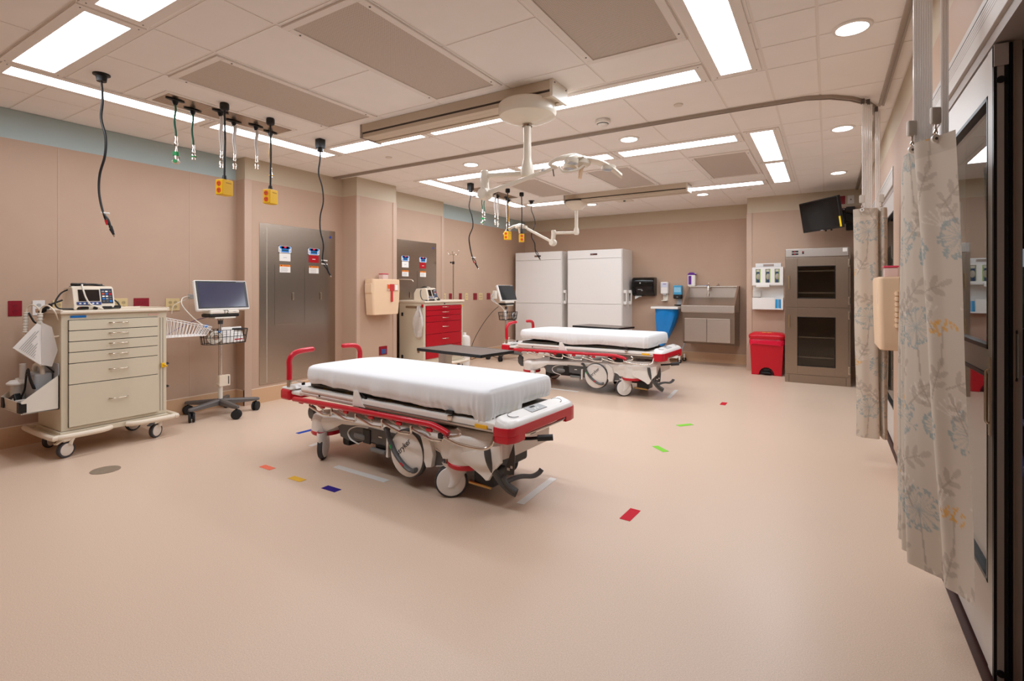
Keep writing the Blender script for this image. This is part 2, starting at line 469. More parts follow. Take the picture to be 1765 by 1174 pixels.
panel_light('ceiling_light', 'light strip ending behind the near lamp arm elbow, beside the far hanging cable', -4.7, -4.505, 5.23, 6.455, G1)
panel_light('ceiling_light', 'light strip behind the far bay hoses and yellow boxes', -4.7, -4.505, 6.53, 7.755, G1)
panel_light('ceiling_light', 'nearer of the two bright panels in line before the wall television', -.618, -.432, 5.235, 6.464, G1)
panel_light('ceiling_light', 'farther of the two bright panels in line before the wall television', -.618, -.432, 6.612, 7.814, G1)

def downlight(label, x, y):
    t = thing('downlight', label, 'downlight', (x, y, H), 0, 'round recessed downlights')
    b = B(); b.lathe([(.075, 0), (.075, -.004), (.079, -.012), (.096, -.008), (.1, 0)], M_WHITE, seg=40); b.obj('trim_ring', t)
    b = B(); b.lathe([(0, -.003), (.075, -.003)], M_DIFFD, seg=40, smooth=False); b.obj('lens', t)
downlight('large round downlight nearest the camera, between the curtain tracks', .115, 3.435)
downlight('round downlight just past the bend of the curtain track', .112, 5.525)
downlight('round downlight above the black wall television', .11, 7.584)
downlight('round downlight past the smoke detector and the curtain track', -1.645, 4.835)
downlight('round downlight above the hanging elbow of the near surgical lamp', -3.547, 4.844)
downlight('round downlight beside the end of the far lamp rail', -1.634, 8.21)
downlight('round downlight half hidden behind the dome of the far surgical lamp', -3.442, 8.19)

def vent(label, x0, x1, y0, y1):
    t = thing('ceiling_vent', label, 'vent', ((x0+x1)/2, (y0+y1)/2, H), 0, 'perforated air vents')
    hx, hy = (x1-x0)/2, (y1-y0)/2; fr = .045
    b = B()
    for lo, hi in (((-hx-fr, -hy-fr), (hx+fr, -hy)), ((-hx-fr, hy), (hx+fr, hy+fr)), ((-hx-fr, -hy), (-hx, hy)), ((hx, -hy), (hx+fr, hy))):
        b.box((lo[0], lo[1], -.012), (hi[0], hi[1], 0), M_TBAR, bev=.003)
    for sx in (-1, 1):
        for sy in (-.9, .9): b.cyl((sx*(hx+fr*.5), sy*hy, -.0145), (sx*(hx+fr*.5), sy*hy, -.011), .006, M_MGREY, seg=8)
    b.obj('frame', t)
    b = B(); b.box((-hx, -hy, -.004), (hx, hy, -.001), M_PERF); b.obj('perforated_face', t)
vent('perforated vent beside the gas hoses and hanging black cables', -3.81, -3.29, 1.8, 3.05)
vent('perforated vent in the middle of the near bay ceiling', -2.55, -2.03, 1.8, 3.04)
vent('perforated vent at the top of the photo beside the widest light panel', -1.27, -.745, 1.8, 3.043)
vent('dim perforated vent behind the far bay hoses', -3.81, -3.29, 5.9, 7.1)
vent('perforated vent past the near surgical lamp head', -2.55, -2.03, 5.9, 7.1)
vent('perforated vent beside the two square bright panels of the far bay', -1.27, -.745, 5.9, 7.1)

t = thing('smoke_detector', 'white round smoke detector near the curtain track', 'smoke detector', (-1.658, 4.185, H))
b = B(); b.lathe([(0, -.004), (.062, -.004), (.066, -.03), (.05, -.034)], M_WHITE, seg=32); b.obj('base', t)
b = B(); b.lathe([(.046, -.03), (.048, -.034), (.044, -.048), (.03, -.056), (0, -.058)], M_WHITE, seg=32)
b.lathe([(.0485, -.0335), (.0492, -.037), (.0475, -.0385)], M_BLACK, seg=32); b.obj('sensor_head', t)
for l, x, y in (('flat round sprinkler cover on the tile past the near lamp dome, beside the curtain track', -1.009, 4.146), ('flat round sprinkler cover by the hanging cable with white plugs', -4.137, 4.112), ('flat round sprinkler cover beside the thin light panel of the far bay', -.98, 8.15)):
    b = B(); b.lathe([(.036, 0), (.036, -.006), (.034, -.010), (0, -.011)], M_OFFW, seg=28, origin=(x, y, H))
    tag(b.obj('sprinkler_cover'), l, 'sprinkler', 'sprinkler covers')
t = thing('ceiling_sensor', 'flat white square sensor plate beyond the far lamp rail', 'sensor', (-2.843, 8.09, H))
b = B(); b.box((-.13, -.13, -.012), (.13, .13, 0), M_OFFW, bev=.004); b.obj('plate', t)
b = B(); b.cyl((.02, -.02, -.03), (.02, -.02, -.012), .018, M_DGREY); b.obj('sensor', t)

# curtain tracks
b = B()
pts = [(-5.2, 4.47, H-.018), (-.9, 4.47, H-.018), (-.35, 4.475, H-.018)]
arc = [(-.139, 4.49), (.02, 4.56), (.15, 4.68), (.25, 4.83), (.31, 5.0), (.34, 5.2), (.35, 5.4)]
path = [Vector((-5.47, 4.47, 0)), Vector((-2.3, 4.47, 0)), Vector((-.9, 4.47, 0)), Vector((-.5, 4.473, 0))]+[Vector((x, y, 0)) for x, y in arc]+[Vector((.353, 6.2, 0)), Vector((.355, 8.9, 0))]
def track(b, path):
    sec = [(-.018, 0), (-.018, -.026), (-.006, -.026), (-.006, -.02), (.006, -.02), (.006, -.026), (.018, -.026), (.018, 0)]
    rows = []
    for i, p in enumerate(path):
        d = (path[min(i+1, len(path)-1)]-path[max(i-1, 0)]).normalized(); nrm = Vector((-d.y, d.x, 0))
        rows.append([p+nrm*u+Vector((0, 0, H+w)) for u, w in sec])
    b.grid(rows, M_TRACK, smooth=False, closeu=True)
M_TRACK = mat('track_aluminium', (170, 158, 146), .4, metal=.4)
track(b, path)
tag(b.obj('curtain_track'), 'long curved curtain track crossing the ceiling between the two bays', 'curtain track')
b = B(); track(b, [Vector((.357, -1.4, 0)), Vector((.357, 2, 0)), Vector((.357, 4.95, 0))])
tag(b.obj('curtain_track'), 'straight curtain track along the glass doors above the near curtain', 'curtain track')

# ------------------------------------------------------------------ steel zone panels on the wall
def steel_panel(x, y, label):
    t = thing('wall_access_panel', label, 'steel panel', (x, y, 0), 0, 'stainless wall panels')
    b = B(); b.box((0, -.523, .2), (.006, .523, 2.043), M_STEELP, bev=.001)
    b.box((.0055, -.436, .22), (.0068, -.431, 2.0), M_DARKIN)
    b.obj('face_plate', t)
    b = B()
    for yy, zz in [(-.48, 1.93), (-.48, 1.5), (-.48, 1.07), (-.48, .64), (.48, 1.55), (.48, .95), (.48, .6), (-.27, 2.0), (.27, 2.0), (.0, .25), (-.3, .25), (.49, 1.8)]:
        b.cyl((.005, yy, zz), (.0085, yy, zz), .008, M_NICKEL, seg=10)
    b.obj('screws', t)
    b = B(); b.cyl((.006, .445, 1.96), (.0075, .445, 1.96), .018, M_NAVYDOT, seg=18); b.obj('round_sticker', t, label='blue round sticker')
    for y0, y1, red in ((-.334, -.055, False), (.065, .34, True)):
        b = B(); b.box((.006, y0, .872), (.0085, y1, 1.58), M_STEELP, bev=.001)
        d = b.obj('access_door', t)
        yl = y1-.045
        b = B()
        for q0, q1 in (((y0, .872), (y0+.003, 1.58)), ((y1-.003, .872), (y1, 1.58)), ((y0, .872), (y1, .875)), ((y0, 1.577), (y1, 1.58))): b.box((.008, q0[0], q0[1]), (.0095, q1[0], q1[1]), M_NICKEL)
        b.obj('door_edge', d)
        b = B(); b.box((.0085, yl-.012, 1.16), (.02, yl+.012, 1.25), M_NICKEL, bev=.005); b.obj('latch', d)
        yc = -.204 if not red else .195
        b = B(); b.box((.006, yc-.083, 1.718), (.011, yc+.083, 1.8), M_PAPER, bev=.002)
        for sy in (-1, 1):
            for zz in (1.72, 1.797): b.box((.0108, yc+sy*.08-.006, zz-.005), (.0118, yc+sy*.08+.006, zz+.005), M_INK)
        b.box((.011, yc-.05, 1.722), (.0122, yc+.05, 1.797), M_CYAN); b.box((.011, yc-.07, 1.768), (.0122, yc+.07, 1.797), M_CYAN)
        b.box((.0122, yc-.016, 1.776), (.0132, yc+.016, 1.797), M_MAGENTA)
        b.box((.0122, yc-.04, 1.742), (.0132, yc+.04, 1.758), mat('lcd_dark', (26, 70, 80), .3))
        for sy in (-1, 1):
            for k in range(2): b.box((.011, yc+sy*.068-.007, 1.733+k*.014), (.0122, yc+sy*.068+.007, 1.741+k*.014), M_CYAN)
        for k in range(5): b.box((.0122, yc-.042+k*.018, 1.723), (.0132, yc-.034+k*.018, 1.730), M_PAPER)
        b.obj('gas_alarm_display', t)
        b = B(); b.box((.006, yc-.072, 1.622), (.009, yc+.072, 1.712), M_REDDRAW if red else M_PAPER, bev=.001)
        if red: b.box((.009, yc-.022, 1.66), (.0095, yc+.022, 1.668), M_PAPER)
        else: b.box((.009, yc-.022, 1.662), (.0095, yc+.022, 1.667), M_INKL)
        b.obj('nameplate', t, label='red nameplate' if red else 'white nameplate')
        b = B(); b.box((.0085, yc-.07, 1.488), (.0095, yc+.07, 1.556), M_PAPER); b.box((.0085, yc-.07, 1.556), (.0096, yc+.07, 1.579), M_ORANGE)
        for k in range(5): b.box((.0095, yc-.056, 1.498+k*.011), (.0099, yc+.03+.005*(k % 3), 1.501+k*.011), M_INKL)
        b.box((.0096, yc-.055, 1.562), (.01, yc-.04, 1.573), M_INK); b.box((.0096, yc-.02, 1.565), (.01, yc+.05, 1.571), mat('label_orange_dark', (150, 74, 10), .5))
        b.obj('warning_label', t, label='white and orange warning label')
    return t
M_NAVYDOT = mat('blue_dot', (44, 66, 150), .5)
steel_panel(-5.48, 3.96, 'tall stainless wall panel behind the near stretcher, right of the T2 monitor cart')
steel_panel(-5.47, 5.978, 'stainless wall panel behind the red cart')

# ------------------------------------------------------------------ wall outlets
def outlet(label, x, y, z, w, m, cat='outlet', h=.125, gang=1, dark=True, grp='wall outlets'):
    t = thing('wall_outlet', label, cat, (x, y, z), 0, grp)
    b = B(); b.box((0, -w/2, -h/2), (.006, w/2, h/2), m, bev=.002); b.obj('cover_plate', t)
    b = B()
    n = max(1, round(w/.075)); mm = mat('socket_'+m.name, tuple(int(v*.86) for v in OUTC[m.name]), .4)
    for k in range(n):
        yc = (k-(n-1)/2)*.048
        for s in (-1, 1):
            b.cyl((.006, yc, s*.022), (.0075, yc, s*.022), .0165, mm, seg=16)
            for q in (-1, 1): b.box((.0073, yc+q*.006-.001, s*.022-.003), (.0079, yc+q*.006+.001, s*.022+.006), M_INK)
    b.obj('socket', t)
    return t
M_PLATEB = mat('plate_beige', (214, 190, 140), .45); M_PLATEW = mat('plate_white', (232, 228, 224), .4); M_PLATER = mat('plate_red', (136, 14, 34), .4)
OUTC = {'plate_beige': (214, 190, 140), 'plate_white': (225, 222, 218), 'plate_red': (150, 16, 38)}
outlet('red wall outlet at the edge of the photo above the side bin', XL, 1.433, 1.13, .085, M_PLATER)
outlet('white wall outlet behind the foam grips of the beige cart', XL, 1.58, 1.13, .08, M_PLATEW)
outlet('beige outlet hidden behind the near monitor on the beige cart', XL, 1.71, 1.13, .08, M_PLATEB)
outlet('beige outlet peeping out beside the near defibrillator', XL, 2.165, 1.14, .115, M_PLATEB)
outlet('wide red outlet above the beige cart top', XL, 2.338, 1.14, .13, M_PLATER)
outlet('wide beige outlet above the white wire basket', XL, 2.615, 1.133, .13, M_PLATEB)
for y, w, m, l in ((6.83, .08, M_PLATEB, 'beige outlet next to the steel panel corner, left of the drip pole'), (7.0, .08, M_PLATER, 'red outlet beside the drip pole, behind the red cart'), (7.28, .08, M_PLATER, 'narrow red outlet midway between the drip pole and the far monitor'),
                   (7.465, .075, M_PLATEB, 'narrow beige outlet between two red ones past the drip pole'), (7.73, .115, M_PLATER, 'wide red outlet touching a wide beige one past the drip pole'), (7.905, .125, M_PLATEB, 'wide beige outlet touching the wide red one past the drip pole'),
                   (8.17, .115, M_PLATER, 'red outlet next to the far patient monitor'), (8.34, .08, M_PLATEB, 'beige outlet with a black plug behind the far patient monitor')):
    t = outlet(l, -5.57, y, 1.16, w, m)
b = B(); b.box((.006, -.02, -.02), (.04, .015, .02), M_BLACK, bev=.004); b.obj('plug', t, label='black plug')
t = thing('data_plate', 'small red wall plate with blue ports low behind the near stretcher', 'wall plate', (-5.2, 5.06, .45))
b = B(); b.box((0, -.075, -.06), (.006, .075, .06), M_REDDARK, bev=.002); b.obj('cover_plate', t)
b = B(); b.box((.006, -.045, -.045), (.018, .045, .02), mat('port_blue', (60, 78, 130), .4), bev=.004); b.obj('port', t)

# ------------------------------------------------------------------ sharps containers
def sharps(loc, rz, label, red_front=True):
    t = thing('sharps_container', label, 'sharps container', loc, rz, 'sharps containers')
    # local: back on x=0, facing +x, width y
    b = B()
    w0, w1 = .248, .232
    rows = []
    def rr(cx, hx, hy, z, r=.03, n=5):
        out = []
        for q, (sx, sy) in enumerate(((1, 1), (-1, 1), (-1, -1), (1, -1))):
            for k in range(n):
                a = (q*90+90*k/(n-1))*PI/180
                out.append((cx+sx*(hx-r)+r*math.cos(a), sy*(hy-r)+r*math.sin(a), z))
        return out
    for z, hx, hy in ((.95, .0, .0), (.95, .07, w1-.01), (.958, .075, w1), (1.05, .078, w1+.008), (1.2, .082, w1+.018), (1.41, .085, w0), (1.425, .08, w0-.008), (1.428, 0, 0)):
        rows.append(rr(.09, max(hx, .004), max(hy, .004), z, min(.03, max(hx, .004))))
    b.grid(rows, M_PEACH, closeu=True)
    b.obj('cabinet', t, angle=50)
    if red_front:
        b = B(); b.box((.02, -w0-.012, 1.23), (.16, w0+.012, 1.37), M_PEACH, bev=.02, seg=3); b.obj('hinge_band', t)
    b = B()
    if red_front:
        b.box((.165, -.0, 1.268), (.182, .205, 1.362), mat('sharps_window_grey', (206, 172, 150), .3), bev=.004)
        b.box((.18, .045, 1.268), (.186, .125, 1.36), M_CLEARRED, bev=.003)
        b.box((.172, .065, 1.12), (.186, .105, 1.27), M_CLEARRED, bev=.008)
        b.box((.18, .005, 1.30), (.186, .04, 1.352), M_ORNG)
        b.box((.18, .14, 1.28), (.186, .19, 1.35), M_PAPER)
    else:
        for k in range(7): b.cyl((.075, w0+.004, 1.10+k*.034), (.075, w0+.004, 1.128+k*.034), .011, M_PEACH, seg=10); b.box((.06, w0-.02, 1.105+k*.034), (.09, w0+.004, 1.122+k*.034), M_PEACH, bev=.003)
        b.box((.062, w0-.012, .96), (.065, w0+.001, 1.42), mat('seam_peach', (190, 150, 112), .5)); b.box((.168, w0-.09, 1.25), (.175, w0-.03, 1.35), mat('pale_label', (225, 205, 190), .5))
    b.obj('front_window' if red_front else 'hinge', t)
    b = B(); b.box((.05, -.03, 1.425), (.13, .07, 1.49), M_CLEARPINK, bev=.01); b.box((.048, -.032, 1.49), (.132, .072, 1.503), mat('pink_cap', (206, 70, 96), .35), bev=.004); b.obj('counter_cap', t)
    return t
sharps((-5.2, 4.965, 0), 0, 'peach sharps container with a red window on the wall pier')
sharps((XR, 4.31, -.06), PI, 'peach sharps container seen side on beside the near curtain', False)

# ------------------------------------------------------------------ drawer carts
def caster(parent, x, y, r, rz, tire, cap, fork, brake=None, w=.03):
    c = B()
    ax = Vector((-math.sin(rz), math.cos(rz), 0)); fw = Vector((math.cos(rz), math.sin(rz), 0))
    o = Vector((x, y, r))
    c.lathe([(r*.7, -w/2), (r*.95, -w/2), (r, -w*.3), (r, w*.3), (r*.95, w/2), (r*.7, w/2)], tire, origin=o, axis=ax, seg=28)
    wh = c.obj('wheel', parent)
    c = B(); c.lathe([(0, -w*.66), (r*.66, -w*.62), (r*.76, -w*.5), (r*.76, w*.5), (r*.66, w*.62), (0, w*.66)], cap, origin=o, axis=ax, seg=24); c.obj('hub_cap', wh)
    c = B()
    top = o+Vector((0, 0, r*1.25))-fw*r*.55
    for s in (-1, 1):
        a0 = o+ax*s*w*.8+Vector((0, 0, r*.55))-fw*r*.2; a1 = top+ax*s*w*.5
        c.tube([a0, a0*.5+a1*.5, a1], r*.3, fork, seg=8, sy=.4)
    c.box((-r*.9, -w*.75, -r*.12), (r*.5, w*.75, r*.2), fork, bev=r*.12, M=Matrix.Translation(o+Vector((0, 0, r*1.08)))@Matrix.Rotation(rz, 4, 'Z'))
    c.cyl(top-Vector((0, 0, r*.2)), top+Vector((0, 0, r*.5)), r*.42, fork, seg=14)
    if brake: c.box((-r*.5, -w*.6, 0), (r*.9, w*.6, r*.16), brake, bev=r*.06, M=Matrix.Translation(top+fw*r*.9-Vector((0, 0, r*.1)))@Matrix.Rotation(rz, 4, 'Z')@Matrix.Rotation(.35, 4, 'Y'))
    c.obj('fork', wh)
    return wh

def handle_bar(parent, x, y, z, L, name='handle'):
    c = B(); P = [(x, y-L/2, z), (x+.02, y-L/2+.01, z), (x+.03, y-L*.2, z), (x+.032, y, z), (x+.03, y+L*.2, z), (x+.02, y+L/2-.01, z), (x, y+L/2, z)]
    c.tube(catmull(P, 4), .005, M_NICKEL, seg=8); return c.obj(name, parent)

def drawer_cart(t, w, splits, mdraw, dl, dr, hl, topz=1.1):
    # local: front on +x (x=.24), depth .48, width w on y
    hw = w/2
    b = B()
    b.box((-.24, -hw, .2), (.236, hw, topz-.005), M_CREAM, bev=.006)
    for yy in (hw-.052, hw-.03): b.box((.235, yy-.0012, .23), (.2375, yy+.0012, topz-.06), M_INK)
    b.obj('body', t)
    b = B(); b.box((-.262, -hw-.012, topz-.005), (.262, hw+.012, topz+.02), M_CREAM2, bev=.008)
    for lo, hi in (((-.262, -hw-.012), (-.245, hw+.012)), ((-.262, -hw-.012), (.262, -hw+.006)), ((-.262, hw-.006), (.262, hw+.012))): b.box((lo[0], lo[1], topz+.012), (hi[0], hi[1], topz+.03), M_CREAM2, bev=.005)
    b.obj('top_tray', t)
    for z1, z0 in zip(splits[:-1], splits[1:]):
        b = B(); b.box((.2382, dl, z0+.0028), (.254, dr, z1-.0028), mdraw, bev=.002)
        d = b.obj('drawer', t)
        zz = (z0+z1)/2 if z1-z0 < .2 else z0+(z1-z0)*.52
        handle_bar(d, .254, hl, zz+.01, .13)
    b = B(); b.box((.2362, dl-.003, splits[-1]-.001), (.2376, dr+.003, splits[0]+.001), M_INK); b.obj('drawer_gap', t)
    # wrap round corner bumpers on the base
    b = B(); b.box((-.25, -hw-.01, .155), (.25, hw+.01, .198), M_CREAM, bev=.01); b.obj('base', t)
    for s in (-1, 1):
        b = B(); o = hw+.065
        P = [(-.30, s*(hw-.15), .172), (-.31, s*(o-.05), .172), (-.285, s*o, .172), (.24, s*o, .172), (.285, s*(o-.03), .172), (.3, s*(o-.1), .172), (.3, s*(hw-.2), .172), (.285, s*(hw-.27), .172), (.255, s*(hw-.31), .172)]
        b.tube(catmull(P, 5), .02, M_CREAM2, seg=10)
        b.box((-.24, s*(hw) if s > 0 else -o, .158), (.27, o if s > 0 else s*hw, .172), M_CREAM, bev=.004)
        b.obj('bumper', t)
    for x, y, rz in ((.23, -hw+.03, -1.25), (.22, hw-.08, -1.1), (-.2, -hw+.06, -.9), (-.2, hw-.08, -1.5)):
        caster(t, x, y, .062, rz, M_RUBG, M_CAPW, M_CREAM2, brake=(M_CREAM2 if y < 0 else M_DGREY) if x > 0 else None)
M_RUBG = mat('rubber_grey', (62, 61, 64), .6); M_CAPW = mat('caster_cap', (220, 210, 198), .4)

cart = thing('crash_cart', 'beige drawer cart with a defibrillator on top, by the wall', 'cart', (-5.19, 1.88, 0))
drawer_cart(cart, .73, [1.048, .966, .882, .8, .715, .552, .225], M_CREAM, -.321, .29, .0)
b = B(); b.box((.238, -.31, 1.065), (.2405, -.21, 1.083), M_CYAN, bev=.004); b.obj('sticker', cart, label='blue sticker')
b = B(); b.box((.238, .22, 1.062), (.2395, .3, 1.078), mat('sticker_pink', (224, 188, 170), .5)); b.obj('sticker', cart, label='pale pink sticker')
b = B()
b.tube([(.245, .32, .635), (.262, .335, .63), (.262, .35, .62), (.25, .36, .61)], .006, M_YEL, seg=8); b.box((.243, .315, .605), (.258, .345, .645), M_YEL, bev=.004); b.obj('seal', cart, label='yellow plastic seal')
# push handle with two foam grips on the near end
b = B()
y0 = -.365
for x in (-.17, .13):
    P = [(x+.06, y0, 1.05), (x+.06, y0-.02, 1.11), (x+.03, y0-.05, 1.16), (x-.01, y0-.075, 1.15), (x-.02, y0-.085, 1.10), (x-.025, y0-.09, .93), (x+.0, y0-.07, .915), (x+.06, y0-.02, .925), (x+.07, y0, .93)]
    b.tube(catmull(P, 5), .006, M_CREAM2, seg=8)
hb = b.obj('push_handle', cart)
for x in (-.17, .13):
    b = B()
    P = [(x-.02, y0-.085, 1.105), (x-.022, y0-.0865, 1.05), (x-.024, y0-.0885, .99), (x-.025, y0-.09, .945)]
    b.tube(catmull(P, 8), .0165, M_OFFW, seg=12, rs=[.0165+.0018*math.sin(k*2.0) for k in range(25)])
    b.obj('foam_grip', hb)
b = B()
for z in (.62, .415):
    b.tube([(.1+.05*math.cos(a*PI/8), .40+.035*math.sin(a*PI/8), z) for a in range(16)], .006, M_BLACK, seg=8, closed=True)
    b.box((.06, .36, z-.012), (.14, .375, z+.012), M_OFFW)
b.obj('bottle_ring', cart)

# sloped white bin on the near end with its contents
sb = thing('side_bin', 'white open bin with black straps hooked on the near end of the beige cart', 'bin', (-5.19, 1.4, 0))
b = B(); Y0, Y1 = -.105, .112
prof = [(Y1, .635), (Y1, .374), (Y0+.005, .377), (Y0-.005, .46)]
b.prism(prof, .205, .212, M_OFFW, 'yz'); b.prism(prof, -.22, -.213, M_OFFW, 'yz')
b.box((-.22, Y0, .374), (.212, Y1, .38), M_OFFW); b.box((-.22, Y1-.006, .374), (.212, Y1, .72), M_LGREY)
b.prism([(Y0+.005, .377), (Y0-.005, .46), (Y0+.001, .46), (Y0+.011, .377)], -.22, .212, M_OFFW, 'yz')
b.obj('tray', sb)
for x in (-.19, .16):
    b = B(); b.box((x, Y0-.011, .383), (x+.05, Y0-.002, .462), M_BLACK, bev=.002)
    if x > 0: b.box((.2125, Y0-.01, .385), (.215, Y0+.03, .45), M_BLACK)
    b.obj('strap', sb)
su = thing('suction_unit', 'grey portable suction unit standing in the white side bin', 'suction unit', (-5.2, 1.44, .38))
b = B(); b.box((-.06, -.05, 0), (.14, .06, .27), M_LGREY, bev=.02, seg=3); b.obj('body', su)
b = B(); b.tube(catmull([(-.04, 0, .26), (-.03, 0, .315), (.06, 0, .33), (.12, 0, .31), (.13, 0, .26)], 5), .015, M_OFFW, seg=10); b.obj('carry_handle', su)
b = B()
for k in range(3):
    b.tube(catmull([(.12+.02*k, -.05, .16), (.15, -.075, .22+.015*k), (.11, -.075, .27+.02*k), (.05, -.07, .25+.01*k), (.03, -.075, .15), (.0, -.09, .08)], 6), .006, M_CABLE, seg=8)
b.tube(catmull([(-.06, .0, .31), (0, .03, .335), (.09, .05, .30), (.15, .06, .27)], 6), .006, M_CABLE, seg=8)
b.obj('tubing', su)
ca = thing('suction_canister', 'clear suction canister with a white lid in the side bin', 'canister', (-5.32, 1.37, .385))
b = B(); b.lathe([(0, 0), (.045, 0), (.052, .17), (.052, .175)], M_CLEARP, seg=24); b.obj('jar', ca)
b = B(); b.lathe([(.052, .17), (.072, .172), (.072, .182), (.05, .2), (.02, .205), (.02, .215), (0, .215)], M_WHITE, seg=24); b.obj('lid', ca)
b = B(); b.cyl((.055, .01, .2), (.055, .01, .33), .02, M_CLEARP, seg=14); b.cyl((.055, .01, .18), (.055, .01, .21), .026, M_WHITE, seg=14); b.obj('filter', ca)
bx = B(); bx.box((-.035, -.03, 0), (.035, .03, .075), M_PAPER, bev=.003); bx.box((-.03, -.0312, .02), (.036, -.03, .06), M_CYAN)
o = tag(bx.obj('supply_box'), 'small white and blue box in the front of the side bin', 'box'); o.location = (-5.13, 1.345, .382); o.rotation_euler = (0, 0, .3)
b = B(); b.box((-.05, -.022, 0), (.05, .022, .1), M_BLACK, bev=.008); b.box((-.03, -.024, .03), (.03, -.021, .07), M_PAPER)
o = tag(b.obj('power_adapter'), 'black power adapter with a white label in the side bin', 'adapter'); o.location = (-5.21, 1.335, .39); o.rotation_euler = (0, -.5, .2)

# clear sleeve of papers hanging from the handle
ps = thing('paper_sleeve', 'clear plastic sleeve of printed papers hung from the beige cart handle', 'papers', (-5.02, 1.385, .9))
def sheet_yz(b, pts, x, m, th=.002):
    A = [b.bm.verts.new((x+p[2] if len(p) > 2 else x, p[0], p[1])) for p in pts]; C = [b.bm.verts.new(((x+p[2] if len(p) > 2 else x)+th, p[0], p[1])) for p in pts]
    n = len(pts); fs = [b.bm.faces.new(A[::-1]), b.bm.faces.new(C)]+[b.bm.faces.new((A[k], A[(k+1) % n], C[(k+1) % n], C[k])) for k in range(n)]
    b._tag(fs, m, False)
for k, (dy, dz) in enumerate(((.008, -.012), (-.006, .004), (0, 0))):
    b = B(); sheet_yz(b, [(-.115+dy, -.045+dz, -.02), (.015+dy, .13+dz, 0), (.085+dy, .055+dz, 0), (.07+dy, -.16+dz, .01), (.02+dy, -.175+dz, .01)], .004*k, M_PAPER)
    pp = b.obj('sheet', ps)
b = B(); e1 = Vector((.001, .13, .175)).normalized(); e2 = Vector((.002, .135, -.13)).normalized()
p0 = Vector((.012, -.098, -.042))
for k in range(12):
    p = p0+e2*(.008+.0125*k); L = (.15 if k < 8 else .1)+.02*math.sin(k*2.3); q = p+e1*L; w = e2*.0035
    if k in (3, 4): q = p+e1*L*.45
    b.quad(p, q, q+w, p+w, M_INKL)
b.obj('printing', pp)
b = B(); sheet_yz(b, [(.03, .14), (.09, .1), (.125, -.08), (.09, -.2), (.03, -.18)], .02, M_POLY, .001); b.obj('sleeve', ps)

def wire_basket(t, top, bot, n, m, r=.0028, name='wire_basket', mid=True):
    b = B()
    N = len(top)
    for L in ([top, [Vector(a).lerp(Vector(c), .5) for a, c in zip(top, bot)], bot] if mid else [top, bot]):
        b.tube(L, r*1.25, m, seg=6, closed=True)
    def samp(P, s):
        P = [Vector(p) for p in P]; segs = [(P[i], P[(i+1) % len(P)]) for i in range(len(P))]
        tot = sum((c-a).length for a, c in segs); d = s*tot
        for a, c in segs:
            l = (c-a).length
            if d <= l: return a.lerp(c, d/l)
            d -= l
        return P[0]
    for k in range(n):
        b.cyl(samp(bot, k/n), samp(top, k/n), r, m, seg=6)
    xs = [p[0] for p in bot]; ys = [p[1] for p in bot]; z = bot[0][2]
    for k in range(1, 6):
        y = min(ys)+(max(ys)-min(ys))*k/6
        b.cyl((min(xs)+.015, y, z), (max(xs)-.015, y, z), r, m, seg=6)
    return b.obj(name, t)
M_WIREW = mat('wire_white', (238, 234, 230), .4); M_WIREB = mat('wire_black', (24, 22, 22), .45)
wb = thing('wire_basket', 'white wire basket hooked on the end of the beige cart', 'basket', (-5.19, 2.27, 0))
wire_basket(wb, [(-.13, 0, 1.035), (.13, 0, 1.035), (.13, .42, .925), (-.13, .42, .925)], [(-.12, 0, .85), (.12, 0, .85), (.12, .37, .845), (-.12, .37, .845)], 44, M_WIREW, name='wires', mid=False)
b = B(); b.box((-.12, .01, .845), (.12, .37, .85), M_WIREW); b.obj('base_plate', wb)
b = B(); b.box((.09, .36, .92), (.11, .40, .945), M_CYAN, bev=.004); b.obj('cable_clip', wb, label='blue clip')

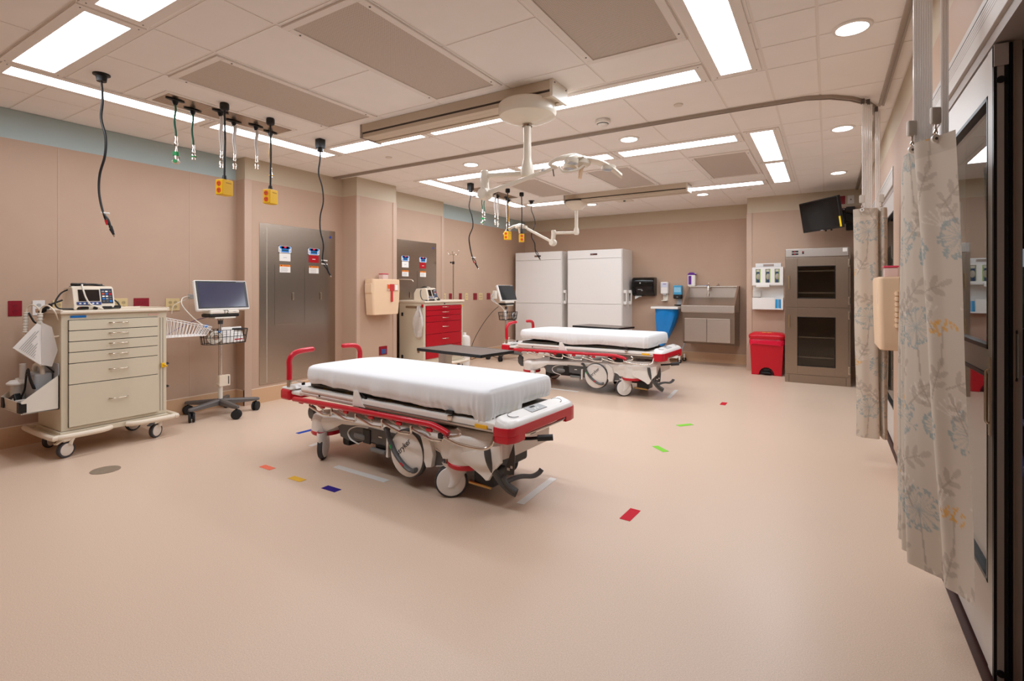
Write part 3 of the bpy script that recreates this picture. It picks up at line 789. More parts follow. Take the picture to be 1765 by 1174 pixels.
# ---- defibrillators
def defib(loc, rz, label):
    t = thing('defibrillator', label, 'defibrillator', loc, rz, 'defibrillators')
    b = B()
    side = [(-.13, .0), (.115, .0), (.125, .03), (.085, .175), (.06, .19), (-.09, .175), (-.13, .11)]
    b.prism(side, -.14, .14, M_CREAM2, 'xz', bev=.012); b.obj('case', t)
    # front slope between (.125,.03) and (.085,.175)
    d = Vector((-.04, 0, .145)).normalized(); nrm = Vector((d.z, 0, -d.x)); o = Vector((.125, 0, .03))
    def P(y, s, off=.0): return o+d*s+nrm*off+Vector((0, y, 0))
    def plate(b, y0, y1, s0, s1, m, off=.004):
        q = [P(y0, s0, off), P(y1, s0, off), P(y1, s1, off), P(y0, s1, off)]; p0 = [P(y0, s0, -.004), P(y1, s0, -.004), P(y1, s1, -.004), P(y0, s1, -.004)]
        A = [b.bm.verts.new(v) for v in p0]; C = [b.bm.verts.new(v) for v in q]
        fs = [b.bm.faces.new(C), b.bm.faces.new(A[::-1])]+[b.bm.faces.new((A[k], A[(k+1) % 4], C[(k+1) % 4], C[k])) for k in range(4)]
        b._tag(fs, m, False)
    b = B(); plate(b, -.105, .035, .04, .135, M_SCR); b.obj('screen', t)
    b = B(); plate(b, .045, .125, .02, .142, M_PANELD)
    b.obj('key_panel', t)
    b = B()
    for r in range(5):
        for c in range(3):
            m = [M_PAPER, M_ORNG, M_CYAN, M_INKL, M_PAPER][(r*2+c) % 5] if (r, c) in ((4, 0), (3, 0), (3, 1), (4, 1), (2, 0), (2, 1), (1, 1), (0, 2), (1, 0)) else M_MGREY
            plate(b, .052+c*.024, .069+c*.024, .03+r*.021, .041+r*.021, m, .0065)
    plate(b, .098, .118, .088, .104, M_REDDRAW, .008)
    b.obj('button', t)
    b = B(); plate(b, -.12, .04, .008, .032, mat('defib_blue', (36, 62, 120), .4), .005)
    for k in range(5): plate(b, -.105+k*.028, -.092+k*.028, .014, .024, M_PAPER, .0065)
    b.obj('soft_keys', t)
    b = B(); plate(b, -.105, -.085, -.02, -.008, M_RED, .004); b.cyl((.118, .0, .012), (.138, .0, .012), .014, M_BLACK, seg=14); b.obj('cable_port', t)
    b = B()
    for k in range(7):
        ph = k*.9; b.tube(catmull([(-.03+.012*k, -.12+.01*math.sin(ph), .185+.004*k), (-.02+.008*k, -.05, .198+.004*(k % 4)), (-.02+.01*math.sin(ph), .05, .198+.004*(k % 3)), (.0-.008*k, .1+.012*math.cos(ph), .187+.003*k)], 6), .006, M_CABLE, seg=7)
    b.obj('cable_bundle', t)
    b = B(); b.tube(catmull([(.05, -.06, .2), (.12, -.085, .19), (.145, -.07, .1), (.145, -.04, .045), (.15, .0, .025), (.16, .03, .01), (.15, .045, .0)], 6), .006, M_OFFW, seg=8); b.obj('patient_cable', t)
    b = B(); b.tube(catmull([(.0, -.14, .16), (.02, -.19, .13), (.06, -.235, .06), (.08, -.22, .015), (.1, -.15, .008), (.12, -.1, .008)], 6), .006, M_CABLE, seg=8); b.obj('lead_cable', t)
    b = B(); b.tube(catmull([(.14, .05, .008), (.16, .12, .01), (.12, .17, .02), (.09, .16, .06), (.06, .14, .08)], 6), .006, M_CABLE, seg=8); b.box((.09, .13, .002), (.13, .18, .03), M_BLACK, bev=.008)
    b.obj('lead_cable', t)
    b = B(); b.tube([(.1, -.12, .014), (.16, -.06, .014)], .012, M_BLACK, seg=10); b.tube([(.15, .04, .014), (.16, .1, .014)], .012, M_BLACK, seg=10); b.obj('paddle_plug', t)
    return t
M_SCR = mat('screen_off', (34, 26, 24), .15); M_PANELD = mat('defib_panel', (26, 38, 58), .4)
defib((-5.21, 1.775, 1.122), 0, 'portable defibrillator with a black cable bundle on the beige cart')
b = B(); b.tube(catmull([(-5.2, 1.6, 1.2), (-5.22, 1.5, 1.14), (-5.3, 1.47, 1.02), (-5.36, 1.44, 1.1)], 6), .007, M_CABLE, seg=8); b.cyl((-5.2, 1.53, 1.165), (-5.23, 1.47, 1.1), .016, M_BLACK, seg=10)
tag(b.obj('hanging_lead'), 'black lead draped off the near end of the beige cart', 'cable')

# ------------------------------------------------------------------ red cart
rc = thing('crash_cart', 'cart with bright red drawers behind the near stretcher', 'cart', (-5.14, 6.02, 0))
drawer_cart(rc, .92, [1.054, .982, .903, .814, .64, .459, .285], M_REDDRAW, -.42, .40, .0, topz=1.1)
b = B(); b.cyl((.238, .0, 1.078), (.244, .0, 1.078), .01, M_INK, seg=12); b.obj('lock', rc)
b = B(); b.box((.236, .41, 1.02), (.25, .435, 1.05), M_YEL, bev=.005); b.obj('seal', rc, label='yellow plastic seal')
b = B(); b.box((-.1, -.475, 1.02), (.22, -.46, 1.05), M_NICKEL, bev=.003); b.box((.2, -.475, 1.03), (.23, -.455, 1.075), M_REDDRAW, bev=.003)
for z in (.9, .28): b.box((-.19, -.47, z), (-.16, -.46, z+.05), M_BLACK)
b.box((.12, -.466, .38), (.16, -.46, .45), M_NICKEL); b.obj('side_rail', rc)
defib((-5.12, 5.86, 1.122), 0.15, 'portable defibrillator on the cart with red drawers')
# small plastic bag hanging at its side
b = B(); rows = []
for k, (z, w, th) in enumerate(((1.05, .006, .004), (.99, .025, .015), (.9, .07, .03), (.79, .09, .035), (.7, .08, .03), (.62, .05, .02), (.6, .015, .006))):
    rows.append([(w*math.cos(a*PI/8)*(1+.1*math.sin(3*a)), th*math.sin(a*PI/8)+.02*math.sin(a+k), z+.006*math.sin(a*1.7)) for a in range(16)])
b.grid(rows, M_POLY, closeu=True); o = tag(b.obj('plastic_bag'), 'small clear plastic bag hanging on the side of the red drawer cart', 'bag'); o.location = (-4.97, 5.52, 0)
# supply bag and chrome faucet arm behind
dp = thing('drip_pole', 'slim steel drip pole with looped hooks behind the red cart', 'IV pole', (-5.3, 6.74, 0))
b = B(); b.cyl((0, 0, .08), (0, 0, 1.75), .011, M_NICKEL, seg=12); b.cyl((0, 0, 1.7), (0, 0, 1.87), .006, M_NICKEL, seg=10); b.obj('pole', dp)
b = B(); b.cyl((0, 0, 1.71), (0, 0, 1.755), .02, M_BLACK, seg=14); b.cyl((0, -.06, 1.735), (0, 0, 1.735), .007, M_BLACK, seg=8); b.cyl((0, -.075, 1.735), (0, -.06, 1.735), .013, M_BLACK, seg=10); b.obj('clamp', dp)
for k in range(4):
    b = B(); a = k*PI/2+.5; u = Vector((math.cos(a), math.sin(a), 0)); z = Vector((0, 0, 1))
    b.tube(catmull([Vector((0, 0, 1.86)), u*.03+z*1.875, u*.06+z*1.86, u*.085+z*1.885, u*.1+z*1.92, u*.085+z*1.935], 4), .004, M_NICKEL, seg=7); b.obj('hook', dp)
for k in range(5):
    b = B(); a = k*2*PI/5; b.tube([(0, 0, .1), (.17*math.cos(a), .17*math.sin(a), .08)], .012, M_NICKEL, seg=8); b.cyl((.17*math.cos(a), .17*math.sin(a)-.01, .028), (.17*math.cos(a), .17*math.sin(a)+.01, .028), .028, M_RUB, seg=14); b.cyl((.17*math.cos(a), .17*math.sin(a), .05), (.17*math.cos(a), .17*math.sin(a), .085), .008, M_NICKEL, seg=8); b.obj('leg', dp)
b = B(); b.cyl((-5.34, 5.5, 1.1), (-5.34, 5.5, 1.44), .008, M_NICKEL, seg=10); b.tube(catmull([(-5.34, 5.5, 1.43), (-5.3, 5.53, 1.435), (-5.2, 5.62, 1.43), (-5.18, 5.64, 1.4)], 4), .008, M_NICKEL, seg=8)
tag(b.obj('steel_arm'), 'bent chrome arm rising from the red cart, beside the sharps container', 'arm')
b = B(); b.lathe([(0, 0), (.09, 0), (.1, .45), (.085, .5), (.03, .52), (.03, .56), (0, .56)], M_WHITE, seg=28); o = tag(b.obj('white_canister'), 'tall white canister on the floor at the end of the red drawer cart', 'canister'); o.location = (-5.25, 6.98, 0)
b = B(); b.box((-.07, -.05, 0), (.07, .05, .1), mat('step_blue', (24, 84, 140), .4), bev=.01); o = tag(b.obj('blue_box'), 'little blue box on the floor by the red drawer cart', 'box'); o.location = (-4.62, 6.35, 0)

# ------------------------------------------------------------------ patient monitor carts
def screen_mat(name, a, b_, c):
    m = bpy.data.materials.new(name); m.use_nodes = True
    p = m.node_tree.nodes['Principled BSDF']
    p.inputs['Base Color'].default_value = (*lin(a), 1); p.inputs['Roughness'].default_value = .12
    p.inputs['Emission Color'].default_value = (*lin(b_), 1); p.inputs['Emission Strength'].default_value = c
    return m
M_SCRGLOW = screen_mat('screen_lilac_glow', (20, 20, 28), (84, 82, 108), .45)  # even lilac emission stands in for a soft reflection on the screen
M_SCROFF = screen_mat('screen_dark', (26, 30, 34), (40, 44, 48), .12)
M_BEZ = mat('bezel_dark', (52, 52, 56), .25)
def monitor_cart(loc, label, display_mat, tagtext, tilt=.24):
    t = thing('monitor_cart', label, 'monitor cart', loc, 0, 'patient monitor carts')
    R = .33
    b = B(); b.cyl((0, 0, .1), (0, 0, .165), .045, M_DGREY, r1=.03, seg=18); b.obj('base_hub', t)
    for k in range(5):
        a = math.radians(-4+72*k); u = Vector((math.cos(a), math.sin(a), 0)); v = Vector((-u.y, u.x, 0))
        b = B(); rows = []
        for s, hw, z0, z1 in ((0, .03, .105, .165), (.12, .03, .105, .155), (R-.03, .024, .105, .14), (R+.02, .02, .107, .136), (R+.034, .01, .11, .128)):
            rows.append([u*s+v*hw+Vector((0, 0, z0)), u*s+v*hw*1.0+Vector((0, 0, z1-.012)), u*s+v*hw*.6+Vector((0, 0, z1)), u*s-v*hw*.6+Vector((0, 0, z1)), u*s-v*hw+Vector((0, 0, z1-.012)), u*s-v*hw+Vector((0, 0, z0))])
        V = b.grid(rows, M_MGREY, closeu=True); b._tag([b.bm.faces.new(V[-1])], M_MGREY, False)
        leg = b.obj('leg', t)
        b = B(); c0 = u*R
        w = Vector((math.cos(a+.9), math.sin(a+.9), 0)); ax = Vector((-w.y, w.x, 0)); o = c0+Vector((0, 0, .047))
        for s in (-1, 1):
            oo = o+ax*s*.017
            b.lathe([(0, -.011), (.04, -.011), (.047, -.007), (.047, .007), (.04, .011), (0, .011)], M_RUB, origin=oo, axis=ax, seg=22)
        b.cyl(o, c0+Vector((0, 0, .11)), .011, M_BLACK, seg=10); b.cyl(o-ax*.02, o+ax*.02, .014, M_BLACK, seg=10)
        b.obj('caster', leg)
    b = B(); b.cyl((0, 0, .16), (0, 0, .40), .021, M_OFFW, seg=20); b.cyl((0, 0, .4), (0, 0, .93), .02, M_CHROME, seg=20); b.cyl((0, 0, .93), (0, 0, .985), .024, M_DGREY, seg=20); b.obj('pole', t)
    b = B(); b.box((-.01, -.03, .29), (.035, .085, .405), M_CREAM2, bev=.008); b.box((.036, .06, .31), (.038, .068, .39), M_INK); b.box((-.03, -.035, .30), (.03, .035, .33), M_CREAM2, bev=.01); b.obj('cable_holder', t)
    N = 24
    def ring(rx, ry, z): return [(.03+rx*math.copysign(abs(math.cos(2*PI*k/N))**.6, math.cos(2*PI*k/N)), .02+ry*math.copysign(abs(math.sin(2*PI*k/N))**.6, math.sin(2*PI*k/N)), z) for k in range(N)]
    wire_basket(t, ring(.12, .225, .875), ring(.105, .205, .735), 30, M_WIREB, r=.0026, name='basket')
    b = B(); b.tube([(0, 0, .86), (.0, .02, .87)], .03, M_BLACK, seg=10); b.obj('basket_clamp', t)
    # dock and screen head
    head = Matrix.Translation((.02, 0, .985))
    b = B(); b.box((-.075, -.155, 1.005), (.085, .15, 1.04), M_BLACK, bev=.012); b.cyl((0, 0, .97), (0, 0, 1.01), .03, M_NICKEL, seg=16); b.box((-.05, -.1, .99), (.09, .11, 1.006), M_OFFW, bev=.004); b.obj('tray', t)
    b = B(); b.box((-.065, -.15, 1.04), (.095, .145, 1.075), M_OFFW, bev=.01); d = b.obj('dock', t)
    if tagtext:
        text_mesh('tag', tagtext, .05, M_INK, d, (.0957, .005, 1.056), RX)
        b2 = B(); b2.box((.0945, .08, 1.056), (.096, .11, 1.06), M_INKL); b2.obj('mark', d)
    # screen as one tilted slab
    T = Matrix.Translation((.085, .0, 1.075)) @ Matrix.Rotation(-tilt, 4, 'Y')
    def slab(b, lo, hi, m, bev=0): b.box(lo, hi, m, bev=bev, seg=3, M=T)
    b = B(); slab(b, (-.05, -.268, 0), (.0, .268, .315), M_WHITE, .016); b.obj('screen_housing', t)
    b = B(); slab(b, (-.004, -.255, .022), (.003, .255, .305), M_BEZ, .003); bz = b.obj('bezel', t)
    b = B(); slab(b, (.0025, -.235, .034), (.0042, .225, .286), display_mat, 0); b.obj('display', bz)
    b = B(); slab(b, (.0028, .15, .294), (.0042, .235, .298), M_INKL, 0); b.obj('marking', bz)
    return t, T
mc, T1 = monitor_cart((-5.32, 2.915, 0), 'patient monitor cart marked T2 beside the beige cart', M_SCRGLOW, 'T2')
# coiled lead, packets and sensor cable of the near cart
b = B()
for k in range(9):
    r = .05+.004*(k % 4); cx, cy = .012*math.sin(k*2.1), .012*math.cos(k*1.7)
    b.tube([(.055+.006*math.sin(k+a), cy+r*math.cos(2*PI*a/18), .065+cx+r*.85*math.sin(2*PI*a/18)) for a in range(18)], .0045, M_OFFW, seg=6, closed=True)
b.sphere((.075, .03, .12), .012, M_CYAN, seg=12, rings=8)
o = tag(b.obj('cable_coil'), 'coil of white monitor leads in the basket of the T2 cart', 'cable'); o.location = (-5.28, 2.81, .738)
def packet(name, label, loc, rz, ry, s, m, stripe=None, cat='packet'):
    b = B(); b.box((-.006, -s[0]/2, 0), (.006, s[0]/2, s[1]), m, bev=.004)
    for k in range(4): b.box((.0055, -s[0]*.32, s[1]*(.25+.14*k)), (.0066, s[0]*(.1+.06*(k % 3)), s[1]*(.27+.14*k)), M_INKL)
    if stripe: b.box((.0055, -s[0]*.3, s[1]*.12), (.0068, s[0]*.4, s[1]*.2), stripe)
    o = tag(b.obj(name), label, cat); o.location = loc; o.rotation_euler = (0, ry, rz); return o
packet('sensor_packet', 'white printed sensor packet in the middle of the T2 cart basket', (-5.22, 2.925, .742), .05, -.1, (.1, .16), M_PAPER)
packet('electrode_pouch', 'white pouch with a red stripe sticking out of the T2 cart basket', (-5.235, 3.05, .742), .25, -.25, (.15, .16), M_PAPER, M_REDDRAW)
b = B(); b.tube(catmull([(-.08, -.08, .05), (0, -.1, .07), (.07, -.02, .075), (.06, .1, .07), (-.02, .12, .06), (-.07, .05, .05)], 5, True), .012, M_CABLE, seg=8, closed=True)
o = tag(b.obj('blood_pressure_cuff'), 'black rolled cuff at the back of the T2 cart basket', 'cuff'); o.location = (-5.33, 3.02, .80)
b = B(); b.tube(catmull([(-5.42, 2.68, 1.22), (-5.36, 2.57, 1.2), (-5.33, 2.56, 1.12), (-5.28, 2.66, .98), (-5.2, 2.76, .88), (-5.2, 2.8, .84)], 8), .005, M_OFFW, seg=8)
b.tube(catmull([(-5.42, 2.68, 1.2), (-5.4, 2.52, 1.14), (-5.42, 2.5, 1.05)], 8), .003, M_OFFW, seg=8); b.box((-5.45, 2.66, 1.19), (-5.34, 2.7, 1.24), M_LGREY, bev=.006)
tag(b.obj('monitor_lead'), 'white lead looping from the T2 monitor down into its basket', 'cable')
b = B(); b.tube(catmull([(-5.6, 2.3, .66), (-5.6, 2.45, .77), (-5.59, 2.6, .87), (-5.5, 2.76, .97), (-5.36, 2.9, 1.02)], 8), .004, M_LAVENDER, seg=8)
tag(b.obj('purple_cable'), 'purple cable slanting along the wall between the beige cart and the T2 cart', 'cable')
mc2, T2 = monitor_cart((-5.06, 8.0, 0), 'patient monitor cart with a dark screen beside the white cabinets', M_SCROFF, None, tilt=.32)
packet('sensor_packet', 'white packet with a red flash in the basket of the far monitor cart', (-5.0, 7.9, .742), .2, -.1, (.11, .17), M_PAPER, M_REDDRAW)
b = B()
for k in range(6):
    b.tube([(.05+.006*math.sin(k+a), .05*math.cos(2*PI*a/16), .065+(.045+.003*k)*math.sin(2*PI*a/16)) for a in range(16)], .005, M_LGREY, seg=6, closed=True)
o = tag(b.obj('cable_coil'), 'grey coiled leads in the basket of the far monitor cart', 'cable'); o.location = (-5.0, 8.1, .738)
b = B()
b.tube(catmull([(-5.12, 7.72, 1.2), (-5.15, 7.66, 1.1), (-5.05, 7.78, 1.0), (-5.0, 7.86, .9)], 6), .008, M_OFFW, seg=8)
b.tube(catmull([(-5.1, 7.7, 1.25), (-5.14, 7.63, 1.16), (-5.08, 7.68, 1.06)], 6), .008, M_LGREY, seg=8); b.box((-5.14, 7.67, 1.12), (-5.07, 7.72, 1.27), M_OFFW, bev=.01)
tag(b.obj('monitor_lead'), 'white leads hanging off the side of the far monitor', 'cable')
b = B(); b.tube(catmull([(-5.5, 7.5, .02), (-5.45, 7.48, .3), (-5.35, 7.6, .6), (-5.2, 7.7, .85), (-5.1, 7.8, .98)], 8), .005, M_CABLE, seg=8)
b.tube(catmull([(-5.5, 7.52, .02), (-5.3, 7.7, .1), (-5.1, 7.85, .05), (-5.05, 7.9, .3)], 8), .005, M_CABLE, seg=8)
tag(b.obj('power_cable'), 'black power cables trailing from the far monitor cart to the floor', 'cable')

# ------------------------------------------------------------------ stretchers
M_SHEET = mat('bed_sheet', (232, 233, 234), .85, sheen=.1, bump=.12, bscale=90)
M_STW = mat('stretcher_white', (236, 231, 224), .3, coat=.2)
M_STW2 = mat('stretcher_white_cap', (238, 236, 232), .28, coat=.2)
M_STR = mat('stretcher_red', (200, 16, 40), .28, coat=.2)
M_STG = mat('stretcher_grey', (84, 83, 82), .4)
M_STG2 = mat('stretcher_grey_light', (118, 118, 116), .4)
M_KNOB = mat('grip_black', (46, 45, 46), .5)

def loft(b, secs, m, n=5):
    # secs: x, half width, z0, z1, corner radius (top corners rounded, bottom square)
    rows = []
    for x, hw, z0, z1, r in secs:
        row = [(x, -hw*.97, z0)]
        for k in range(n): a = PI-k*(PI/2)/(n-1); row.append((x, -hw+r+r*math.cos(a), z1-r+r*math.sin(a)))
        for k in range(n): a = PI/2-k*(PI/2)/(n-1); row.append((x, hw-r+r*math.cos(a), z1-r+r*math.sin(a)))
        row.append((x, hw*.97, z0)); rows.append(row)
    V = b.grid(rows, m, closeu=True)
    b._tag([b.bm.faces.new(V[0][::-1]), b.bm.faces.new(V[-1])], m, False)

def stretcher(loc, rz, label):
    t = thing('stretcher', label, 'stretcher', loc, rz, 'hospital stretchers')
    # --- base shell
    b = B()
    loft(b, [(-.8, .25, .225, .27, .03), (-.78, .29, .215, .30, .05), (-.7, .325, .21, .325, .06), (-.58, .335, .215, .338, .06), (-.49, .34, .25, .345, .05), (-.4, .325, .295, .35, .04), (-.1, .315, .312, .362, .03), (.15, .315, .31, .375, .03), (.42, .32, .295, .385, .03), (.58, .325, .265, .395, .04), (.62, .345, .24, .405, .05),
             (.7, .345, .25, .42, .06), (.84, .345, .255, .43, .06), (.95, .32, .265, .435, .06), (1.03, .26, .29, .435, .05), (1.06, .2, .3, .432, .05)], M_STW)
    for s in (-1, 1):
        b.lathe([(0, .432), (.06, .428), (.1, .405), (.118, .36), (.121, .3), (.122, .226), (.1, .224)], M_STW, origin=(.735, s*.235, 0), seg=40)
        b.lathe([(0, .338), (.07, .334), (.1, .315), (.112, .28), (.115, .2), (.095, .198)], M_STW, origin=(-.69, s*.235, 0), seg=40)
    b.obj('base_cover', t, angle=40)
    # apron at the foot end
    for s in (-1, 1):
        b = B(); y = s*.335
        b.prism([(.76, .30), (1.07, .40), (1.075, .30), (1.02, .25), (.985, .185), (.965, .18), (.93, .205), (.86, .24), (.80, .25)] if s < 0 else [(.76, .30), (.93, .38), (.94, .30), (.9, .25), (.86, .235), (.80, .25)], y-.012, y+.008, M_STW, 'xz', bev=.004); b.obj('base_apron', t)
    # --- dark side fairings with pale arcs
    for s in (-1, 1):
        b = B(); y = s*.30
        b.prism([(-.47, .315), (.66, .315), (.66, .19), (.5, .165), (.2, .17), (.1, .18), (-.05, .225), (-.2, .20), (-.33, .185), (-.42, .2)], y-.012, y+.012, M_STG, 'xz', bev=.004)
        f = b.obj('side_fairing', t)
        b = B(); yo = y+s*.016
        b.tube(catmull([(-.1, yo, .313), (-.22, yo, .305), (-.3, yo, .275), (-.325, yo, .24), (-.29, yo, .2), (-.2, yo, .182)], 6), .008, M_STW, seg=6, sy=.5)
        b.tube(catmull([(.55, yo, .285), (.62, yo, .25), (.635, yo, .22), (.61, yo, .19), (.55, yo, .175)], 6), .008, M_STW, seg=6, sy=.5)
        b.obj('fairing_arc', f)
        b = B()
        b.box((-.26, y+s*.008-.02, .215), (-.13, y+s*.008+.022, .262), M_STG2, bev=.02); b.box((-.16, y-.01, .2), (-.08, y+s*.02, .30), M_BLACK, bev=.01)
        b.box((-.05, y-.02, .165), (.1, y+s*.05, .195), M_STG2, bev=.012); b.box((-.02, y-.02, .18), (.08, y+s*.02, .215), M_BLACK, bev=.008)
        b.box((.0, y+s*.011, .262), (.035, y+s*.013, .27), M_PAPER)
        b.obj('pedal_recess', f)
        # big round wheel cover and its flange
        b = B(); o = Vector((.31, s*.315, .215))
        b.lathe([(.15, -.02), (.158, -.01), (.158, .02), (.15, .03)], M_STG, origin=o, axis=(0, s, 0), seg=48)
        b.lathe([(0, .047), (.05, .046), (.12, .04), (.148, .03), (.152, .02), (.152, -.02)], M_STW, origin=o, axis=(0, s, 0), seg=48)
        wc = b.obj('wheel_cover', t)
        if s < 0:
            text_mesh('brand', 'stryker', .055, M_INK, wc, (.30, -.3625, .262), (PI/2, -.75, 0))
            b = B()
            for k, r in enumerate((.105, .118)): b.tube([(.31+r*math.cos(math.radians(a)), -.352, .215+r*math.sin(math.radians(a))) for a in range(95-6*k, 150, 5)], .0016, M_INK, seg=5)
            b.obj('arc_marking', wc)
        b = B()
        b.prism([(.42, .375), (.47, .37), (.52, .33), (.545, .25), (.53, .17), (.485, .16), (.465, .2), (.475, .27), (.455, .33)], s*.30, s*.345, M_STW, 'xz', bev=.006); b.obj('wheel_flange', t)
        b = B(); b.prism([(.105, .28), (.125, .285), (.12, .15), (.1, .15)], s*.31, s*.335, M_STW, 'xz', bev=.003); b.obj('fairing_strip', t)
        b = B(); yy = s*.372
        P = catmull([(.13, yy+s*-.02, .355), (.165, yy, .335), (.195, yy, .27), (.24, yy, .21), (.31, yy, .155), (.37, yy, .13), (.415, yy, .135), (.425, yy, .14)], 6)
        b.tube(P, .02, M_STG, seg=10, rs=[.017+.006*(1 if k < 4 or k > len(P)-10 else 0) for k in range(len(P))], sy=.6)
        br = b.obj('brake_lever', t)
        b = B(); b.box((-.014, -.003, -.005), (.014, .003, .005), M_GREENB, M=Matrix.Translation((.205, yy+s*.0135, .252))@Matrix.Rotation(1.0, 4, 'Y')); b.box((-.014, -.003, -.005), (.014, .003, .005), M_STR, M=Matrix.Translation((.31, yy+s*.0135, .157))@Matrix.Rotation(.6, 4, 'Y')); b.obj('lever_mark', br)
    # --- castor assemblies
    for x, y, rzc in ((-.628, -.312, -.9), (-.64, .285, -2.7), (.657, -.297, PI+.67), (.68, .30, PI-.5)):
        ax = Vector((-math.sin(rzc), math.cos(rzc), 0)); o = Vector((x, y, .101))
        b = B(); b.lathe([(.07, -.018), (.096, -.018), (.101, -.013), (.101, .013), (.096, .018), (.07, .018)], M_RUBG, origin=o, axis=ax, seg=36); c = b.obj('caster', t)
        for s in (-1, 1):
            b = B(); b.lathe([(0, .026), (.06, .0255), (.086, .022), (.088, .0195), (.09, .0175)], M_STW2, origin=o, axis=ax*s, seg=36); b.obj('wheel_cap', c)
        b = B(); q = Vector((math.cos(rzc), math.sin(rzc), 0)); kk = 1 if x > 0 else -1
        rows = []
        for z, r, sh in ((.07, .03, .0), (.1, .045, .02), (.14, .062, .03), (.18, .07, .03), (.215, .08, .02)):
            cc = Vector((x, y, z))-q*sh*1.2*0+q*(sh if rzc == -.9 else -sh)
            rows.append([cc+q*r*math.cos(2*PI*k/20)+ax*.034*math.sin(2*PI*k/20) for k in range(20)])
        b.grid(rows, M_STW2, closeu=True); b.obj('fork_cover', c)
        zr = .226 if x > 0 else .2
        b = B(); b.lathe([(.07, zr-.03), (.118, zr-.028), (.1255, zr-.018), (.1265, zr), (.12, zr+.006), (.0, zr+.007)] if x > 0 else [(.07, zr-.03), (.111, zr-.028), (.1185, zr-.018), (.1195, zr), (.11, zr+.006), (.0, zr+.007)], M_STR, origin=(.735 if x > 0 else -.69, .235 if y > 0 else -.235, 0), seg=44); b.obj('bumper_ring', t)
    # underside mechanism
    b = B(); b.box((-.5, -.2, .15), (.9, .2, .24), M_BLACK, bev=.02); b.box((.8, -.26, .1), (.95, -.1, .2), M_BLACK, bev=.02); b.cyl((.78, -.27, .112), (.93, -.25, .1), .01, M_BRASS, seg=10); b.box((-.46, -.27, .12), (-.38, .27, .26), M_BLACK, bev=.02); b.obj('undercarriage', t)
    # lift columns and litter support frame
    for x in (-.4, .45):
        b = B(); b.box((x-.1, -.1, .33), (x+.1, .1, .47), M_STG2, bev=.03); b.obj('lift_column', t)
    b = B(); b.box((-.8, -.27, .425), (1.0, .27, .47), M_TRAY, bev=.015); b.obj('support_frame', t)
    # --- litter
    b = B(); b.box((-.875, -.365, .462), (-.18, .365, .5), M_STW, bev=.018); b.box((-.84, -.372, .492), (-.19, .372, .528), M_STW, bev=.016); b.box((-.19, -.372, .47), (1.05, .372, .527), M_STW, bev=.016); b.box((-.12, -.375, .487), (1.03, .375, .4935), M_TRAY)
    b.cyl((-.6, -.366, .487), (-.6, -.368, .487), .008, M_BLACK, seg=12); b.obj('litter_frame', t)
    b = B(); b.box((-.8, -.33, .526), (-.22, .33, .5315), M_TRAY); b.box((-.1, -.33, .526), (.98, .33, .5315), M_TRAY)
    b.box((-.8, -.31, .53), (-.25, .31, .555), mat('deck_dark', (116, 110, 102), .6), bev=.01); b.box((-.1, -.3, .53), (.9, .3, .555), mat('deck_dark', (116, 110, 102), .6), bev=.01)
    dk = b.obj('deck_tray', t)
    b = B(); yel = mat('yellow_mark', (170, 140, 40), .5)
    for x in (-.62, -.35, .1, .38, .66, .93):
        b.box((x, -.327, .5316), (x+.05, -.30, .5326), yel)
    for y in (-.1, .15): b.box((.99, y, .528), (1.02, y+.04, .5326), yel)
    b.obj('deck_marks', dk)
    for s in (-1, 1):
        b = B(); b.prism([(-.2, .47), (-.185, .575), (-.145, .575), (-.07, .47)], s*.372-.006, s*.372+.006, M_STW, 'xz', bev=.003); b.prism([(-.15, .575), (-.08, .54), (-.06, .51), (-.13, .545)], s*.355-.006, s*.355+.006, M_BLACK, 'xz'); b.obj('hinge_bracket', t)
        b = B(); b.box((.69, s*.378-.012, .538), (.745, s*.378+.012, .56), M_BLACK, bev=.006); b.box((.7, s*.378-.008, .5), (.735, s*.378+.008, .53), M_CHROME, bev=.006); b.obj('rail_latch', t)
        b = B(); b.box((.91, s*.377-.004, .487), (1.0, s*.377+.004, .509), M_YELT, bev=.003); b.obj('release_tag', t, label='yellow release handle')
        # folded side rail
        y = s*.405
        b = B(); P = catmull([(-.865, y, .437), (-.8, y, .44), (-.3, y, .45), (.2, y, .455), (.55, y, .46), (.62, y, .455), (.7, y, .437), (.73, y, .425)], 8)
        b.tube(P, .019, M_STR, seg=12)
        for k in range(6):
            x = -.78+.27*k; b.box((x-.02, y-.008, .413), (x+.03, y+.008, .436), M_STR, bev=.006)
        sr = b.obj('side_rail', t)
        b = B(); yc = s*.412
        for k in range(5):
            x0 = -.655+.27*k
            P = [(x0, yc, .425), (x0+.005, yc, .41), (x0+.02, yc, .404), (x0+.17, yc+s*.012, .378), (x0+.19, yc+s*.012, .376), (x0+.262, yc+s*.008, .379), (x0+.268, yc, .385), (x0+.268, yc, .43)]
            b.tube(P, .0075, M_CHROME, seg=8)
            b.tube([(x0+.03, y-s*.02, .43), (x0+.12, y-s*.02, .40), (x0+.15, y-s*.01, .39)], .006, M_CHROME, seg=6)
        P = catmull([(.685, yc, .412), (.72, yc, .402), (.84, yc+s*.01, .385), (.98, yc, .383), (1.035, yc-s*.01, .4), (1.05, yc-s*.02, .43), (1.05, yc-s*.03, .46)], 6)
        b.tube(P, .0095, M_CHROME, seg=10); b.tube(catmull([(.7, yc, .405), (.79, yc-s*.03, .42), (.8, yc-s*.03, .445), (.78, yc-s*.03, .46)], 5), .008, M_CHROME, seg=8)
        b.box((.66, yc-.014, .39), (.7, yc+.014, .425), M_BLACK, bev=.008); b.obj('rail_bars', sr)
    # --- head end
    b = B(); b.box((-1.1, -.385, .405), (-.975, .385, .492), M_STR, bev=.02, seg=3); hb_ = b.obj('head_bumper', t)
